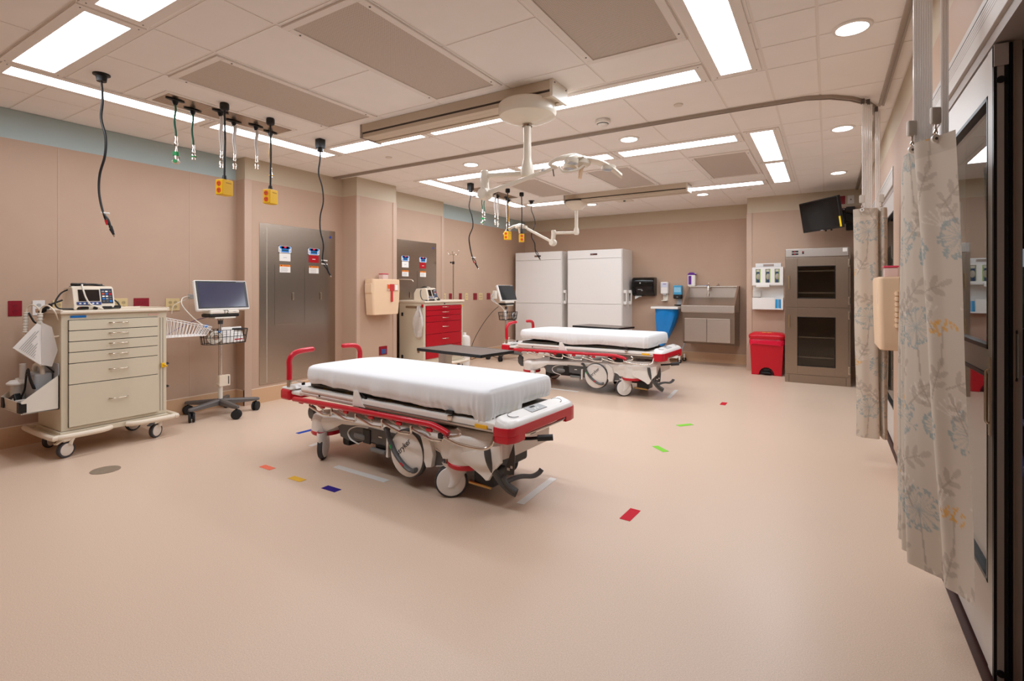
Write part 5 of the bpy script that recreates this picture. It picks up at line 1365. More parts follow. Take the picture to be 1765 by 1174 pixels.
# ------------------------------------------------------------------ white cabinets on the far wall side
def white_cabinet(x0, x1, y0, y1, z, label):
    t = thing('storage_cabinet', label, 'cabinet', ((x0+x1)/2, y1, 0), 0, 'tall white cabinets')
    hx = (x1-x0)/2; dp = y0-y1
    b = B(); b.box((-hx, dp+.01, 0), (hx, -.004, z), M_CABWHITE, bev=.006); b.obj('body', t)
    b = B(); b.box((-hx+.012, dp-.008, z-.16), (hx-.012, dp+.012, z-.006), M_CABWHITE, bev=.003); b.obj('header_panel', t)
    b = B(); b.box((-hx+.012, dp-.008, 1.02), (hx-.012, dp+.012, z-.166), M_CABWHITE, bev=.003); b.obj('upper_panel', t)
    b = B(); b.box((-hx+.012, dp-.008, .1), (hx-.012, dp+.012, 1.014), M_CABWHITE, bev=.003); b.obj('lower_panel', t)
    b = B(); b.box((-.07, dp-.014, z-.1), (.07, dp-.008, z-.068), mat('badge', (70, 34, 30), .3), bev=.002); b.box((-.065, dp-.0155, z-.092), (-.01, dp-.0135, z-.076), mat('badge_pale', (150, 110, 100), .4)); b.obj('badge', t, label='dark name badge')
    for y in (dp+.1, dp+.37):
        b = B()
        for zz in (1.25, 1.04): b.box((hx, y-.03, zz-.03), (hx+.05, y+.03, zz+.03), M_WHITE, bev=.01)
        b.cyl((hx+.045, y, 1.02), (hx+.045, y, 1.28), .012, M_WHITE, seg=12); b.obj('side_handle', t)
    return t
white_cabinet(-5.47, -4.41, 9.0, YF, 2.04, 'tall white cabinet in the corner behind the far patient monitor')
white_cabinet(-4.29, -3.19, 9.0, YF, 2.035, 'tall white cabinet nearer the paper towel dispenser')

# ------------------------------------------------------------------ far wall fixtures
t = thing('towel_dispenser', 'glossy black paper towel dispenser on the far wall', 'dispenser', (-2.925, YF, 0))
b = B()
prof = [(0, 1.17), (-.14, 1.165), (-.2, 1.2), (-.235, 1.3), (-.235, 1.42), (-.21, 1.49), (-.16, 1.515), (0, 1.52)]
b.prism(prof, -.21, .21, M_BLACKG, 'yz', bev=.025); b.obj('cover', t, angle=50)
b = B(); b.cyl((-.04, -.232, 1.41), (-.04, -.238, 1.41), .014, M_LGREY, seg=16); b.box((-.085, -.238, 1.286), (.0, -.235, 1.294), M_LGREY); b.box((-.02, -.238, 1.264), (.01, -.235, 1.274), M_LGREY); b.obj('marking', t)
b = B(); rows = [[(-.16+.12*u, -.15-.03*v, 1.175-.05*v+.0*u) for u in (0, .5, 1)] for v in (0, .5, 1)]; rows[-1] = [(-.15, -.19, 1.11), (-.12, -.19, 1.125), (-.05, -.185, 1.165)]; b.grid(rows, M_PAPER); b.obj('paper_towel', t)

t = thing('sanitizer_dispenser', 'white hand sanitizer dispenser beside the black towel dispenser', 'dispenser', (-2.56, YF, 0))
b = B(); b.box((-.07, -.1, 1.21), (.07, 0, 1.43), M_WHITE, bev=.02, seg=3); b.box((-.055, -.104, 1.33), (.055, -.09, 1.41), mat('pale_blue_label', (206, 210, 226), .4), bev=.003); b.box((-.02, -.1055, 1.385), (.04, -.1035, 1.395), M_PURPLE); b.obj('body', t)
b = B(); b.box((-.04, -.02, 1.08), (.05, 0, 1.21), M_OFFW, bev=.004); b.box((-.05, -.11, 1.08), (.05, 0, 1.092), M_OFFW, bev=.004); b.box((-.03, -.09, 1.19), (.03, -.02, 1.215), M_LGREY, bev=.006); b.obj('drip_tray', t)
t = thing('soap_dispenser', 'blue and black soap dispenser next to the steel sink', 'dispenser', (-2.32, YF, 0))
b = B(); b.box((-.075, -.1, 1.19), (.075, 0, 1.365), mat('soap_blue', (80, 160, 200), .15), bev=.015, seg=3); b.box((-.06, -.102, 1.24), (.06, -.095, 1.33), mat('soap_blue_label', (140, 196, 222), .4)); b.obj('reservoir', t)
b = B(); b.box((-.075, -.11, 1.12), (.075, 0, 1.2), M_BLACK, bev=.018, seg=3); b.box((-.015, -.112, 1.15), (.015, -.109, 1.158), M_LGREY); b.obj('pump', t)
b = B(); b.box((-.03, -.02, 1.0), (.06, 0, 1.12), M_LGREY, bev=.004); b.box((-.055, -.11, 1.0), (.06, 0, 1.018), M_BLACK, bev=.005); b.obj('drip_tray', t)

# steel scrub sink
sk = thing('scrub_sink', 'wall hung stainless scrub sink with two cupboard doors', 'sink', (-1.71, YF-.012, 0))
b = B(); x0, x1 = -.43, .42; F = -.57
# back splash, sloped sides, trough
b.box((x0, -.06, .9), (x1, -.002, 1.345), M_STEEL, bev=.004); b.box((x0, -.1, 1.33), (x1, -.002, 1.347), M_STEEL, bev=.004)
for xs in (x0, x1-.03): b.prism([(F, .915), (F, 1.02), (-.1, 1.345), (-.002, 1.345), (-.002, .9), (-.1, .9)], xs, xs+.03, M_STEEL, 'yz')
b.box((x0, F-.01, .91), (x1, F+.02, 1.02), M_STEEL, bev=.006)
b.box((x0+.02, F, .9), (x1-.02, -.05, .915), M_STEEL); b.prism([(-.42, .915), (-.1, .915), (-.1, 1.15)], x0+.03, x1-.03, M_STEEL, 'yz')
b.obj('basin', sk)
b = B(); b.prism([(F+.03, .91), (F+.03, .40), (F+.1, .365), (-.002, .32), (-.002, .91)], x0+.02, x1-.005, M_STEELV, 'yz'); b.obj('cupboard', sk)
for a, c in ((-.375, -.018), (-.012, .352)):
    b = B(); b.box((a, F+.01, .41), (c, F+.032, .80), M_STEEL, bev=.004); b.box((a, F+.003, .788), (c, F+.012, .802), M_STEEL, bev=.003); b.obj('door', sk)
b = B(); b.cyl((-.06, -.1, 1.3), (-.06, -.125, 1.3), .03, M_CHROME, seg=20); b.tube(catmull([(-.06, -.1, 1.3), (-.06, -.16, 1.33), (-.055, -.2, 1.37), (-.05, -.24, 1.36), (-.045, -.27, 1.28), (-.04, -.29, 1.2)], 6), .014, M_CHROME, seg=10); b.cyl((-.04, -.288, 1.215), (-.04, -.296, 1.17), .024, M_CHROME, r1=.02, seg=14); b.box((-.075, -.13, 1.34), (-.055, -.11, 1.40), M_CHROME, bev=.006); b.obj('faucet', sk)
b = B(); b.lathe([(0, 0), (.028, 0), (.028, .02), (.015, .03), (.015, .045), (0, .045)], M_CHROME, origin=(.08, -.06, 1.345), seg=18); b.obj('soap_knob', sk)
t = thing('wipes_canister', 'white wipes canister with a purple lid and label standing on the sink ledge', 'wipes', (-2.075, YF-.055, 1.349))
b = B(); b.box((-.065, -.05, 0), (.065, .05, .2), M_WHITE, bev=.012, seg=3); b.obj('tub', t)
b = B(); b.prism([(-.068, .2), (.068, .2), (.06, .225), (.02, .245), (-.03, .245), (-.06, .225)], -.052, .052, M_PURPLE, 'xz', bev=.006); b.box((.02, -.03, .22), (.08, .02, .232), M_WHITE, bev=.004); b.obj('lid', t)
b = B(); b.box((-.05, -.0535, .03), (.0, -.049, .185), M_PURPLE); b.obj('label', t)
b = B(); b.box((-.09, -.02, 0), (.08, .02, .016), M_LGREY, bev=.005); b.box((.04, -.018, .002), (.12, .018, .019), mat('brush_blue', (60, 90, 170), .4), bev=.004)
o = tag(b.obj('scrub_brush'), 'grey and blue scrub brush lying on the sink ledge', 'brush'); o.location = (-1.9, YF-.05, 1.347)

# linen hamper
hp = thing('linen_hamper', 'white wheeled hamper stand with its flat lid by the sink', 'hamper', (-2.46, 9.3, 0))
b = B(); b.box((-.24, -.2, .945), (.24, .2, .985), M_WHITE, bev=.008); b.obj('lid', hp)
b = B()
b.tube([(-.2, .18, .95), (-.2, .18, .1)], .012, M_WHITE, seg=8); b.tube([(.26, .14, .95), (.265, .14, .3), (.25, .0, .2), (.2, -.1, .17)], .012, M_LGREY, seg=8)
b.tube([(.2, -.18, .09), (.26, -.14, .14), (.2, .18, .12), (-.2, .18, .12), (-.2, -.18, .1), (.2, -.18, .1)], .012, M_WHITE, seg=8); b.box((-.2, -.16, .1), (.22, .17, .12), M_WHITE, bev=.01); b.obj('stand', hp)
for x, y in ((.255, -.15), (.255, .2), (-.2, -.16), (-.2, .18)):
    b = B(); b.cyl((x, y-.014, .034), (x, y+.014, .034), .034, M_RUB, seg=18); b.cyl((x, y-.016, .034), (x, y+.016, .034), .014, M_NICKEL, seg=12); b.cyl((x, y, .05), (x, y, .13), .016, M_WHITE, seg=10); b.obj('caster', hp)
b = B(); rows = []; r = random.Random(5); n = 72
ph = [r.uniform(0, 6.3) for _ in range(5)]
for k in range(22):
    f = k/21; z = .944-.745*f
    hx = (.205-.01*f) if f < .08 else max(.012, .205-.175*((f-.08)/.92)**1.25); hy = .17-.13*f**1.5
    cx = -.205+hx+.0*f+.05*f
    row = []
    for i in range(n):
        a = 2*PI*i/n
        fold = .05*math.sin(4*a+ph[0]+2.5*f)+.035*math.sin(9*a+ph[1]-3*f)+.02*math.sin(15*a+ph[2]+5*f)
        q = 1+fold*min(1, f*5)
        row.append((cx+hx*math.copysign(abs(math.cos(a))**.75, math.cos(a))*q, hy*math.copysign(abs(math.sin(a))**.75, math.sin(a))*q, z+.01*math.sin(3*a+ph[3])*f))
    rows.append(row)
b.grid(rows, M_BAG, closeu=True); o = tag(b.obj('hamper_bag'), 'blue plastic bag hanging in the hamper beside the sink', 'bag'); o.location = (-2.46, 9.3, 0)

# red biohazard bin
bn = thing('waste_bin', 'red pedal waste bin with a biohazard label', 'waste bin', (-.785, 8.72, 0))
b = B()
b.prism([(-.205, 0), (-.1, 0), (-.1, .06), (-.075, .1), (-.03, .125), (.03, .125), (.075, .1), (.1, .06), (.1, 0), (.205, 0), (.228, .5), (-.228, .5)], -.17, .15, M_RED, 'xz', bev=.008)
b.box((-.1, -.13, 0), (.1, .14, .13), mat('bin_dark', (70, 6, 14), .5)); b.obj('bin_body', bn)
b = B(); b.box((-.06, -.2, .025), (.06, -.12, .05), M_BLACK, bev=.01); b.box((-.05, -.14, .03), (.05, -.1, .09), M_BLACK, bev=.01); b.obj('pedal', bn)
b = B(); rows = []
for z, hx, hy in ((.545, .248, .185), (.585, .255, .19), (.605, .245, .18), (.635, .2, .13), (.642, .1, .06)):
    rows.append([(hx*math.copysign(abs(math.cos(2*PI*i/32))**.35, math.cos(2*PI*i/32)), -.01+hy*math.copysign(abs(math.sin(2*PI*i/32))**.35, math.sin(2*PI*i/32)), z) for i in range(32)])
V = b.grid(rows, M_RED, closeu=True); b._tag([b.bm.faces.new(V[0][::-1]), b.bm.faces.new(V[-1])], M_RED, True); ld = b.obj('lid', bn)
b = B()
M_LABBIO = mat('biohazard_label', (240, 170, 70), .5)
Ml = Matrix.Translation((.0, -.165, .6115)) @ Matrix.Rotation(math.atan2(.03, .05), 4, 'X')
b.box((-.065, .002, 0), (.065, .052, .0025), M_LABBIO, M=Ml)
for k in range(3):
    a = k*2*PI/3+PI/2; cc = Ml @ Vector((.01*math.cos(a), .027+.01*math.sin(a), .0035))
    b.tube([cc+Vector((.009*math.cos(q), .009*math.sin(q)*.85, .009*math.sin(q)*.5)) for q in [j*PI/6 for j in range(12)]], .0018, M_INK, seg=5, closed=True)
b.obj('biohazard_label', ld)
b = B(); rows = []
for k, (z, hx, hy) in enumerate(((.55, .232, .168), (.52, .24, .176), (.48, .243, .18), (.455, .24, .178))):
    rows.append([(hx*math.copysign(abs(math.cos(2*PI*i/64))**.3, math.cos(2*PI*i/64))*(1+.012*math.sin(i*1.3+k)), -.01+hy*math.copysign(abs(math.sin(2*PI*i/64))**.3, math.sin(2*PI*i/64))*(1+.015*math.sin(i*1.7+k*2)), z+.012*math.sin(i*.45)*(k == 3)) for i in range(64)])
b.grid(rows, M_BAGR, closeu=True); b.obj('bin_liner', bn)

# glove rack
gr = thing('glove_rack', 'white wall rack with three glove box slots above the red bin', 'glove rack', (-.797, 8.95, 0))
b = B(); W2 = .215
b.box((-W2, -.012, .98), (W2, -.001, 1.64), M_WHITE, bev=.002); b.box((-.18, -.012, 1.63), (.18, -.001, 1.70), M_WHITE, bev=.004); b.box((-.07, -.0135, 1.65), (.08, -.0115, 1.685), mat('slot_shade', (170, 150, 138), .6))
b.box((-W2, -.13, 1.35), (W2, -.012, 1.362), M_WHITE)
for x in (-W2, W2-.006): b.box((x, -.13, 1.36), (x+.006, -.012, 1.632), M_WHITE)
for x0, x1 in ((-W2, -.165), (-.095, -.028), (.042, .1), (.17, W2)): b.box((x0, -.135, 1.36), (x1, -.129, 1.632), M_WHITE)
for x0, x1 in ((-.165, -.095), (-.028, .042), (.1, .17)):
    b.box((x0, -.135, 1.36), (x1, -.129, 1.395), M_WHITE); b.box((x0, -.135, 1.605), (x1, -.129, 1.632), M_WHITE)
b.box((-.16, -.15, 1.325), (.03, -.129, 1.37), M_WHITE, bev=.004)
b.obj('holder', gr)
b = B(); b.box((-W2, -.11, .978), (W2, -.012, .986), M_WHITE); b.box((-W2, -.115, .978), (.105, -.109, 1.16), M_WHITE, bev=.002); b.box((.185, -.115, .978), (W2, -.109, 1.16), M_WHITE, bev=.002); b.box((.1, -.115, .978), (.19, -.109, .998), M_WHITE, bev=.002)
for x in (-W2, W2-.006): b.box((x, -.11, .98), (x+.006, -.012, 1.16), M_WHITE)
b.box((-W2, -.05, 1.17), (-.1, -.013, 1.27), M_CLEARP, bev=.003)
b.obj('lower_tray', gr)
GL = ('first glove box, at the sink end of the white wall rack', 'middle glove box of the three in the white wall rack', 'last glove box, next to the warming cabinet in the white wall rack')
for k, (x, l) in enumerate(zip((-.13, .007, .135), GL)):
    g = thing('glove_box', l, 'glove box', (-.797+x, 8.95-.07, 1.363), 0, 'boxes of gloves')
    b = B(); b.box((-.045, -.055, 0), (.045, .055, .255), mat('glove_navy', (46, 62, 96), .5), bev=.002); b.box((-.034, -.0565, .03), (-.026, -.0545, .24), mat('glove_green', (150, 180, 80), .5)); b.box((.02, -.0565, .03), (.034, -.0545, .24), mat('glove_green', (150, 180, 80), .5)); b.box((-.024, -.0565, .2), (.018, -.0545, .238), mat('glove_pale', (196, 190, 176), .5)); b.obj('carton', g)
    b = B(); b.sphere((0, -.05, .125), .03, mat('glove_grey', (170, 160, 148), .7), sx=.95, sy=.5, sz=1.7, seg=16, rings=10); b.obj('glove', g)
b = B(); b.box((-.035, -.03, 0), (.035, .03, .15), mat('box_cyan', (40, 150, 206), .45), bev=.003); b.box((-.002, -.0315, .0), (.002, -.0295, .15), M_PAPER)
o = tag(b.obj('mask_box'), 'light blue box in the lower tray of the glove rack', 'box'); o.location = (-.652, 8.872, .987)

# ------------------------------------------------------------------ warming cabinet
wc = thing('warming_cabinet', 'tall stainless warming cabinet with two glass doors', 'cabinet', (-.128, 8.08, 0))
X0, X1, DD = -.384, .384, .8
b = B()
b.box((X0, .025, 0), (X0+.03, DD, 1.848), M_STEELV, bev=.003); b.box((X1-.03, .025, 0), (X1, DD, 1.848), M_STEELV, bev=.003)
b.box((X0+.03, .03, .1), (X1-.03, DD, .14), M_STEELV); b.box((X0+.03, .03, 1.02), (X1-.03, DD, 1.05), M_STEELV); b.box((X0+.03, .03, 1.72), (X1-.03, DD, 1.848), M_STEELV); b.box((X0+.03, DD-.02, .1), (X1-.03, DD, 1.8), M_DARKIN)
b.box((X0, .02, 0), (X1, .05, .115), M_STEELV, bev=.003)
for x in (X0+.05, X1-.05): b.box((x-.002, .018, .005), (x+.002, .021, .11), M_INK)
b.obj('body', wc)
b = B(); b.box((X0+.012, -.004, 1.735), (X1-.025, .04, 1.846), mat('steel_bright', (190, 182, 174), .32, metal=.9), bev=.003); cp = b.obj('control_strip', wc)
b = B()
for z in (1.775, 1.81): b.box((X0+.085, -.007, z-.011), (X0+.165, -.003, z+.011), M_BLACK, bev=.002); b.box((X0+.115, -.0085, z-.004), (X0+.13, -.0065, z+.004), mat('led_red', (190, 30, 26), .4))
b.box((X0+.21, -.008, 1.775), (X0+.232, -.003, 1.812), M_BLACK, bev=.002); b.box((X0+.216, -.0095, 1.795), (X0+.226, -.0075, 1.808), mat('led_red', (190, 30, 26), .4)); b.box((X1-.09, -.0065, 1.79), (X1-.04, -.0035, 1.838), M_PAPER); b.obj('controls', cp)
for z0, z1, w0, w1, shelves, h0, h1 in ((1.045, 1.728, 1.168, 1.605, (1.24, 1.54), 1.297, 1.482), (.125, 1.035, .241, .91, (.355, .63), .761, .939)):
    a, c = -.229, .212
    b = B()
    b.box((X0+.012, 0, z0), (a, .03, z1), M_STEELV, bev=.002); b.box((c, 0, z0), (X1-.025, .03, z1), M_STEELV, bev=.002)
    b.box((a, 0, z0), (c, .03, w0), M_STEELV, bev=.002); b.box((a, 0, w1), (c, .03, z1), M_STEELV, bev=.002)
    d = b.obj('door', wc)
    b = B(); b.box((a, .012, w0), (c, .018, w1), M_GLASSD)
    b.obj('door_glass', d)
    b = B()
    for lo, hi in (((a-.004, w0-.004), (a+.006, w1+.004)), ((c-.006, w0-.004), (c+.004, w1+.004))): b.box((lo[0], -.003, lo[1]), (hi[0], .01, hi[1]), M_BLACK, bev=.002)
    for lo, hi in (((a-.004, w0-.004), (c+.004, w0+.006)), ((a-.004, w1-.006), (c+.004, w1+.004))): b.box((lo[0], -.003, lo[1]), (hi[0], .01, hi[1]), M_BLACK, bev=.002)
    b.obj('gasket', d)
    b = B(); b.box((X0+.05, -.03, h0), (X0+.062, -.018, h1), M_BRASS, bev=.003)
    for z in (h0+.015, h1-.015): b.box((X0+.052, -.02, z-.006), (X0+.06, 0, z+.006), M_BRASS)
    b.obj('door_handle', d)
    b = B()
    for z in (z0+.09, z1-.09): b.box((X1-.03, -.012, z-.055), (X1-.006, .01, z+.055), M_NICKEL, bev=.004); b.cyl((X1-.018, -.016, z-.03), (X1-.018, -.016, z+.03), .008, M_NICKEL, seg=10)
    b.obj('hinge', d)
    for z in shelves:
        b = B(); b.box((X0+.032, .05, z-.007), (X1-.032, .06, z+.009), M_LGREY)
        for k in range(24): b.box((X0+.035+k*.0295, .06, z-.003), (X0+.038+k*.0295, DD-.03, z+.002), M_NICKEL)
        b.obj('shelf', wc)

# ------------------------------------------------------------------ wall television
tv = thing('television', 'black television on a swing arm above the warming cabinet', 'television', (-.087, 8.29, 2.32))
ang = math.atan2(.55, -.466); ex = Vector((.466, -.55, 0)).normalized(); nz = Vector((-.55, -.466, 0)).normalized()
tl = math.radians(10)
up = (Vector((0, 0, 1))*math.cos(tl)+nz*math.sin(tl)); nn = (nz*math.cos(tl)-Vector((0, 0, 1))*math.sin(tl))
R3 = Matrix((ex, -nn, up)).transposed().to_4x4()
b = B(); b.box((-.36, -.02, -.215), (.36, .025, .215), M_BLACK, bev=.008, M=R3); b.box((-.25, .02, -.15), (.25, .06, .12), M_BLACK, bev=.02, M=R3); b.obj('housing', tv)
b = B(); b.box((-.342, -.0225, -.19), (.342, -.0195, .2), M_BLACKG, M=R3); b.obj('screen', tv)
b = B(); b.box((.335, -.024, -.2), (.362, -.019, -.06), mat('sticker_yellow', (232, 196, 20), .5), M=R3)
b.obj('sticker', tv, label='yellow warning sticker')
b = B(); b.box((-.02, -.0235, -.214), (.03, -.0195, -.207), M_LGREY, M=R3); b.cyl(R3 @ Vector((.05, 0, -.21)), R3 @ Vector((.05, 0, -.235)), .012, M_BLACK, seg=10); b.cyl(R3 @ Vector((.15, 0, -.21)), R3 @ Vector((.15, 0, -.235)), .012, M_BLACK, seg=10); b.obj('badge', tv)
b = B(); o0 = Vector((0, 0, 0)); w = Vector((.36, .645, .02))
for dz in (.07, -.07):
    b.tube([R3 @ Vector((.1, .06, dz)), Vector((.28, .3, dz)), Vector((.37, .5, dz)), w+Vector((0, 0, dz))], .022, M_BLACK, seg=8)
b.box((.31, .6, -.17), (.42, .655, .17), M_BLACK, bev=.006); b.cyl((.28, .3, -.11), (.28, .3, .11), .025, M_BLACK, seg=14); b.cyl((.275, .275, .09), (.275, .27, .09), .012, M_LGREY, seg=12); b.obj('swing_arm', tv)
t = thing('data_plate', 'white wall plate above the television swing arm', 'wall plate', (.285, 8.95, 2.6))
b = B(); b.box((-.04, -.006, -.06), (.04, 0, .06), M_PLATEW, bev=.002); b.cyl((0, -.009, 0), (0, -.005, 0), .01, M_MGREY, seg=12); b.obj('cover_plate', t)
t = thing('data_plate', 'red wall plate half hidden by the television', 'wall plate', (.175, 8.95, 2.6))
b = B(); b.box((-.04, -.006, -.06), (.04, 0, .06), M_PLATER, bev=.002); b.obj('cover_plate', t)

# ------------------------------------------------------------------ sliding glass doors on the curtain side
def door_header(name, y0, y1, z0, z1):
    b = B(); b.box((.442, y0, z0), (.56, y1, z1), M_ALU, bev=.004)
    b.box((.4415, y0, z1-.032), (.4425, y1, z1-.028), M_INK)
    for k in range(4): b.box((.4415, y0, z1-.045-.012*k), (.4423, y1, z1-.0435-.012*k), M_ALUD)
    b.box((.455, y0, z0-.04), (.55, y1, z0), M_ALUD)
    o = b.obj(name); o['kind'] = 'structure'; return o
door_header('trim_7', YN, 4.0, 2.117, 2.252)
door_header('trim_8', 5.13, 8.72, 2.13, 2.28)
def door_leaf(root, x, y0, y1, zt, st=.055, handle=None, th=.034):
    b = B()
    for a, c in ((y0, y0+st), (y1-st, y1)): b.box((x, a, .02), (x+th, c, zt), M_ALU, bev=.003)
    for a, c in ((.02, .3), (1.0, 1.082), (1.93, zt)): b.box((x+.002, y0+st, a), (x+th-.002, y1-st, c), M_ALU, bev=.003)
    f = b.obj('frame', root)
    b = B()
    for a, c in ((.3, 1.0), (1.082, 1.93)):
        for q0, q1 in (((y0+st, a), (y0+st+.012, c)), ((y1-st-.012, a), (y1-st, c)), ((y0+st, a), (y1-st, a+.014)), ((y0+st, c-.014), (y1-st, c))): b.box((x-.001, q0[0], q0[1]), (x+th+.001, q1[0], q1[1]), M_BLACK, bev=.001)
    b.obj('gasket', f)
    for a, c in ((.3, 1.0), (1.082, 1.93)):
        b = B(); b.box((x+th*.42, y0+st, a), (x+th*.6, y1-st, c), M_GLASS); b.obj('glass_pane', root)
    if handle:
        b = B(); b.tube(catmull([(x, handle, .84), (x-.01, handle, .845), (x-.012, handle, .87), (x-.012, handle, .99), (x-.01, handle, 1.015), (x, handle, 1.02)], 4), .004, M_NICKEL, seg=8); b.box((x-.004, handle-.012, .8), (x, handle+.012, 1.06), M_NICKEL, bev=.002); b.obj('door_handle', root)
d1 = bpy.data.objects.new('door_1', None); COL.objects.link(d1); d1['kind'] = 'structure'
door_leaf(d1, .455, 2.24, 3.22, 2.07, handle=2.262); door_leaf(d1, .505, 3.1, 3.99, 2.07)
b = B()
for x0, x1, m in ((.455, .463, M_BLACK), (.463, .48, M_ALUD), (.48, .49, M_BLACK)): b.box((x0, 2.222, .02), (x1, 2.24, 2.07), m)
b.box((.455, 2.218, 2.0), (.49, 2.236, 2.07), M_ALUD); b.cyl((.4715, 2.222, 1.955), (.4715, 2.216, 1.955), .011, M_BLACK, seg=16); b.cyl((.4715, 2.222, .05), (.4715, 2.216, .05), .011, M_BLACK, seg=16)
b.obj('edge_seal', d1)
b = B(); b.box((.505, 2.24, .02), (.528, 2.3, 2.1), M_ALUD, bev=.003); b.box((.498, 2.245, .02), (.506, 2.3, 2.1), M_BLACK); b.tube([(.512, 2.236, .99), (.512, 2.228, 1.0), (.512, 2.228, 1.14), (.512, 2.236, 1.15)], .003, M_NICKEL, seg=6); b.obj('jamb', d1)
d2 = bpy.data.objects.new('door_2', None); COL.objects.link(d2); d2['kind'] = 'structure'
door_leaf(d2, .455, 5.14, 6.35, 2.1); door_leaf(d2, .505, 6.3, 7.5, 2.1); door_leaf(d2, .455, 7.48, 8.7, 2.1)

# ------------------------------------------------------------------ printed privacy curtains
def curtain_pattern(U, V, seed):
    base = np.array(lin((208, 195, 179))); C = np.empty(U.shape+(3,)); C[:] = base
    r = random.Random(seed)
    blue = np.array(lin((158, 168, 166))); leaf = np.array(lin((166, 151, 136))); org = np.array(lin((222, 168, 84))); pale = np.array(lin((222, 212, 200)))
    def paint(mask, col, a): C[mask] = C[mask]*(1-a)+col*a
    def seg(p, q, w, col, a):
        px, py = p; qx, qy = q
        box = (U > min(px, qx)-w) & (U < max(px, qx)+w) & (V > min(py, qy)-w) & (V < max(py, qy)+w)
        if not box.any(): return
        dx, dy = qx-px, qy-py; L = dx*dx+dy*dy+1e-12
        t = np.clip(((U-px)*dx+(V-py)*dy)/L, 0, 1)
        paint(box & ((U-px-t*dx)**2+(V-py-t*dy)**2 < w*w), col, a)
    def blob(c, rx, ry, ang, col, a):
        ca, sa = math.cos(ang), math.sin(ang)
        x = (U-c[0])*ca+(V-c[1])*sa; y = -(U-c[0])*sa+(V-c[1])*ca
        paint((x/rx)**2+(y/ry)**2 < 1, col, a)
    def dandelion(c, R):
        seg((c[0], c[1]), (c[0]-.015, c[1]-R*2.3), .0035, leaf, .7)
        for k in range(26):
            a = 2*PI*k/26+r.uniform(-.1, .1); L = R*r.uniform(.6, 1)
            e = (c[0]+L*math.cos(a), c[1]+L*.9*math.sin(a)); seg(c, e, .002, blue, .42)
            for j in range(5):
                b2 = a+r.uniform(-.9, .9); f = (e[0]+.016*math.cos(b2), e[1]+.016*math.sin(b2)); seg(e, f, .0018, blue, .55); blob(f, .0046, .004, 0, blue, .75)
    def sprig(c, s, ang):
        d = (math.cos(ang), math.sin(ang)); seg(c, (c[0]-d[0]*.12*s, c[1]-d[1]*.12*s), .003, leaf, .7)
        for k, (t, o) in enumerate(((0, .0), (.03, .8), (.03, -.8), (.07, .9), (.07, -.9))):
            a = ang+o; p = (c[0]-d[0]*t*s+math.cos(a)*.026*s, c[1]-d[1]*t*s+math.sin(a)*.026*s); blob(p, .025*s, .0105*s, a, leaf, .5)
    def berries(c, R):
        seg(c, (c[0]+.01, c[1]-R*2.4), .003, leaf, .6)
        for k in range(30):
            a = r.uniform(0, 2*PI); q = R*math.sqrt(r.random())
            blob((c[0]+q*math.cos(a), c[1]+q*.6*math.sin(a)), .0062, .005, r.random()*3, org, .75)
    def wisps(c):
        for k in range(7):
            a = .4+.3*k; e = (c[0]+.07*math.cos(a), c[1]+.07*math.sin(a)); seg(c, e, .002, pale, .8); blob(e, .006, .004, a, pale, .9)
    for i in range(-1, int(U.max()/.2)+2):
        for j in range(-1, 6):
            u = i*.2+.09+(.1 if j % 2 else 0)+r.uniform(-.015, .015); v = j*.33+.16+r.uniform(-.02, .02)
            k = (i+j*2+seed) % 4
            wisps((u+.06, v+.1))
            if k in (0, 2): dandelion((u, v+.06), r.uniform(.075, .095))
            elif k == 1: berries((u, v+.09), .055); sprig((u+.02, v-.06), .9, 1.9)
            else: dandelion((u, v+.02), .06); sprig((u+.05, v+.15), 1.0, 2.4)
            sprig((u+.085, v-.1), 1.0, 2.3+.5*math.sin(i+j)); sprig((u-.03, v-.17), .8, 1.1)
    return C
M_CURT = bpy.data.materials.new('printed_curtain'); M_CURT.use_nodes = True
_p = M_CURT.node_tree.nodes['Principled BSDF']; _a = M_CURT.node_tree.nodes.new('ShaderNodeVertexColor'); _a.layer_name = 'print'
M_CURT.node_tree.links.new(_a.outputs['Color'], _p.inputs['Base Color']); _p.inputs['Roughness'].default_value = .8
_t = M_CURT.node_tree.nodes.new('ShaderNodeBsdfTranslucent'); _m = M_CURT.node_tree.nodes.new('ShaderNodeMixShader'); _m.inputs[0].default_value = .18
M_CURT.node_tree.links.new(_a.outputs['Color'], _t.inputs['Color'])
M_CURT.node_tree.links.new(_p.outputs[0], _m.inputs[1]); M_CURT.node_tree.links.new(_t.outputs[0], _m.inputs[2])
M_CURT.node_tree.links.new(_m.outputs[0], M_CURT.node_tree.nodes['Material Output'].inputs[0])

